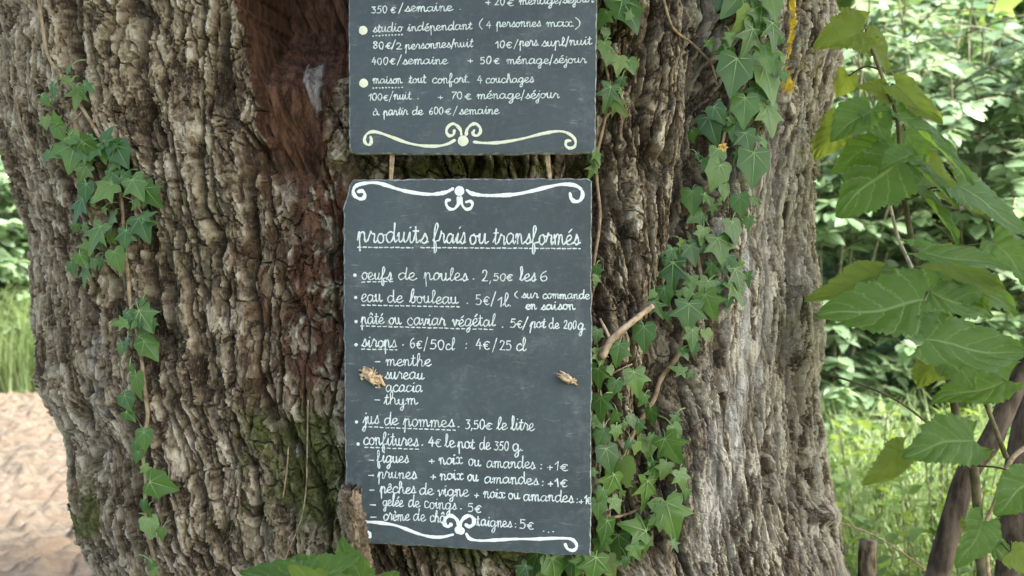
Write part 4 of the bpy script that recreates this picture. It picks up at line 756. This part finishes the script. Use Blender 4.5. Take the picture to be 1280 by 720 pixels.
def bgtree(label, base, height, rad, mat='tree_leaf', n=230, per=24, lsz=.26, group='trees far behind'):
    r = empty('broadleaf_tree', base, label, 'tree', group); b = np.array(base)
    tb = MB(); P = smooth_path([b + np.array([0, 0, -.1]), b + np.array([.15, 0, height * .35]), b + np.array([-.1, .1, height * .75])], 6); tb.add(*tube(P, [height * .03, height * .02, height * .008], 9))
    for i in range(7):
        a = i * 2.4; c = P[int(len(P) * random.uniform(.45, .95)) - 1]; e = c + np.array([math.cos(a), math.sin(a), .6]) * rad * .6; tb.add(*tube(smooth_path([c, (c + e) / 2, e], 3), [height * .009, height * .003], 6))
    tb.build('trunk', M['twig'], r)
    u = RNG.normal(size=(n, 3)); u /= np.linalg.norm(u, axis=1)[:, None]; q = u * (RNG.random(n)[:, None] ** .4) * np.array([rad, rad, height * .40]) * (.8 + .35 * RNG.random((n, 1))) + b + np.array([0, 0, height * .58])
    q[:, 2] = np.maximum(q[:, 2], .5); pp = (q[:, None] + RNG.normal(size=(n, per, 3)) * np.array([.2, .2, .12]) * rad * .55).reshape(-1, 3); D, N = rand_dirs(len(pp))
    mb = MB(); scatter(mb, *OVb, pp, D, N, lsz * (.7 + .6 * RNG.random(len(pp)))); mb.build('crown', M[mat], r)
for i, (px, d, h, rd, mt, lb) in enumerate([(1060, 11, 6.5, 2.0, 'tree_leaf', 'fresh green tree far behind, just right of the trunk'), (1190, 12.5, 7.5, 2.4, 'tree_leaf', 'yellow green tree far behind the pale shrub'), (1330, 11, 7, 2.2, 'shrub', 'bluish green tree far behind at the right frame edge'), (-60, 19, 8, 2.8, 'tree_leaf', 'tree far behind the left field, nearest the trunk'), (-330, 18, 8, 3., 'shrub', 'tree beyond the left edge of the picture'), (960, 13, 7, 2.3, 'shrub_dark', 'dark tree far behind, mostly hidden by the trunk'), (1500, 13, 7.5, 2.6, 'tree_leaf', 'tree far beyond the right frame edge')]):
    bgtree(lb, gp(px, d), h, rd, mt)
# far wood closing the horizon
n = 1500; ang = RNG.uniform(-1.0, 1.0, n); rad = RNG.uniform(24, 30, n); q = np.stack([np.sin(ang) * rad, np.cos(ang) * rad, RNG.uniform(.3, 9, n)], -1)
pp = (q[:, None] + RNG.normal(size=(n, 14, 3)) * np.array([.8, .8, .5])).reshape(-1, 3); D, N = rand_dirs(len(pp)); mb = MB(); scatter(mb, *OVb, pp, D, N, .75 * (.7 + .6 * RNG.random(len(pp))))
tag(mb.build('far_wood', M['tree_leaf']), 'far green wood closing the view behind the field and meadow', 'wood', kind='stuff')
# grass
def blades(P, Hh, wd):
    n = len(P); a = RNG.random(n) * 6.283; d = np.stack([np.cos(a), np.sin(a), 0 * a], -1); sd = np.stack([-np.sin(a), np.cos(a), 0 * a], -1); bend = RNG.uniform(.1, .75, n) * Hh; t = np.array([0, .4, .75, 1.0]); ww = np.array([1, .8, .5, .06])
    c = P[:, None] + d[:, None] * (bend[:, None] * t ** 2)[..., None] + np.array([0, 0, 1.]) * (Hh[:, None] * (t - .18 * t ** 3))[..., None]
    V = np.stack([c - sd[:, None] * (wd[:, None] * ww)[..., None], c + sd[:, None] * (wd[:, None] * ww)[..., None]], 2).reshape(-1, 3); o = np.arange(n)[:, None, None] * 8
    F = (o + np.array([[0, 1, 3, 2], [2, 3, 5, 4], [4, 5, 7, 6]])[None]).reshape(-1, 4); return V, [F], np.repeat(RNG.random(n), 8)
def patch(n, x0, x1, y0, y1, h0, h1, w_):
    P = np.stack([RNG.uniform(x0, x1, n), RNG.uniform(y0, y1, n), 0 * np.zeros(n)], -1); hh = RNG.uniform(h0, h1, n) * (.55 + .9 * fbm(P[:, 0] * 1.4, P[:, 1] * 1.4, 5, 3)); return blades(P, hh, np.full(n, w_) * RNG.uniform(.6, 1.3, n))
def grass(name, label, *ps):
    mb = MB()
    for p in ps: v, f, r = patch(*p); mb.add(v, f, 0, rnd=r)
    return tag(mb.build(name, M['grass']), label, 'grass', kind='stuff')
grass('tall_grass', 'tall bright grass along the far edge of the bare field', (18000, -7.5, -2.5, 9.9, 12.5, .5, 1.45, .010))
grass('meadow_grass', 'tall sunlit meadow grass right of the trunk', (26000, .6, 3.6, 1.8, 6.5, .35, .95, .005), (5000, .7, 2.2, 1.2, 2.8, .2, .5, .004), (6000, -1, 6, 6.5, 11, .4, 1.0, .01))
grass('short_grass', 'short shaded grass round the foot of the trunk', (7000, -2.5, 2.5, -1.0, 1.9, .04, .16, .003))
# leafy weeds in the meadow
def weed(base, h, nst, lsz):
    r = empty('weed', base, 'upright yellow green weed standing in the meadow grass', 'weed', 'leafy weeds in the sunlit meadow'); st = MB(); P_, D_ = [], []
    for i in range(nst):
        a = random.random() * 6.283; e = np.array(base) + np.array([math.cos(a) * h * .22, math.sin(a) * h * .22, h * random.uniform(.75, 1.1)]); Pt = smooth_path([np.array(base), (np.array(base) + e) / 2 + np.array([math.cos(a), math.sin(a), 0]) * -.02, e], 6); st.add(*tube(Pt, [.004, .0018], 5, False))
        for j in range(13):
            c = Pt[int((len(Pt) - 1) * (.2 + .8 * j / 12))]
            for s in (0, math.pi): al = j * 1.57 + s; P_.append(c); D_.append((math.cos(al), math.sin(al), .25 + .4 * j / 12))
    st.build('stem', M['weed'] if False else M['twig'], r); P, D = np.array(P_), np.array(D_) + RNG.normal(size=(len(P_), 3)) * .2; mb = MB(); scatter(mb, *OV, P, D, np.array([0, 0, 1.]) + RNG.normal(size=(len(P), 3)) * .25, lsz * RNG.uniform(.6, 1.2, len(P))); mb.build('foliage', M['weed'], r); return r
W0 = [weed(gp(1080, 3.0), .58, 6, .05), weed(gp(1150, 3.6), .72, 7, .055), weed(gp(1040, 3.9), .66, 6, .05)]
for i, (px, d) in enumerate([(1110, 2.7), (1060, 3.3), (1180, 3.1), (1140, 2.9), (1100, 3.9), (1210, 3.5), (1075, 4.3), (1165, 4.4), (1240, 4.1), (1030, 3.2), (1125, 4.8), (1200, 2.7), (1045, 2.75), (1090, 3.5), (1195, 4.8), (1260, 3.2)]):
    s = W0[i % 3]; c = s.copy(); COL.objects.link(c); c.location = gp(px, d); c.rotation_euler.z = i * 1.3; k_ = random.uniform(.8, 1.15); c.scale = (k_, k_, k_)
    for ch in list(s.children): q = ch.copy(); COL.objects.link(q); q.parent = c
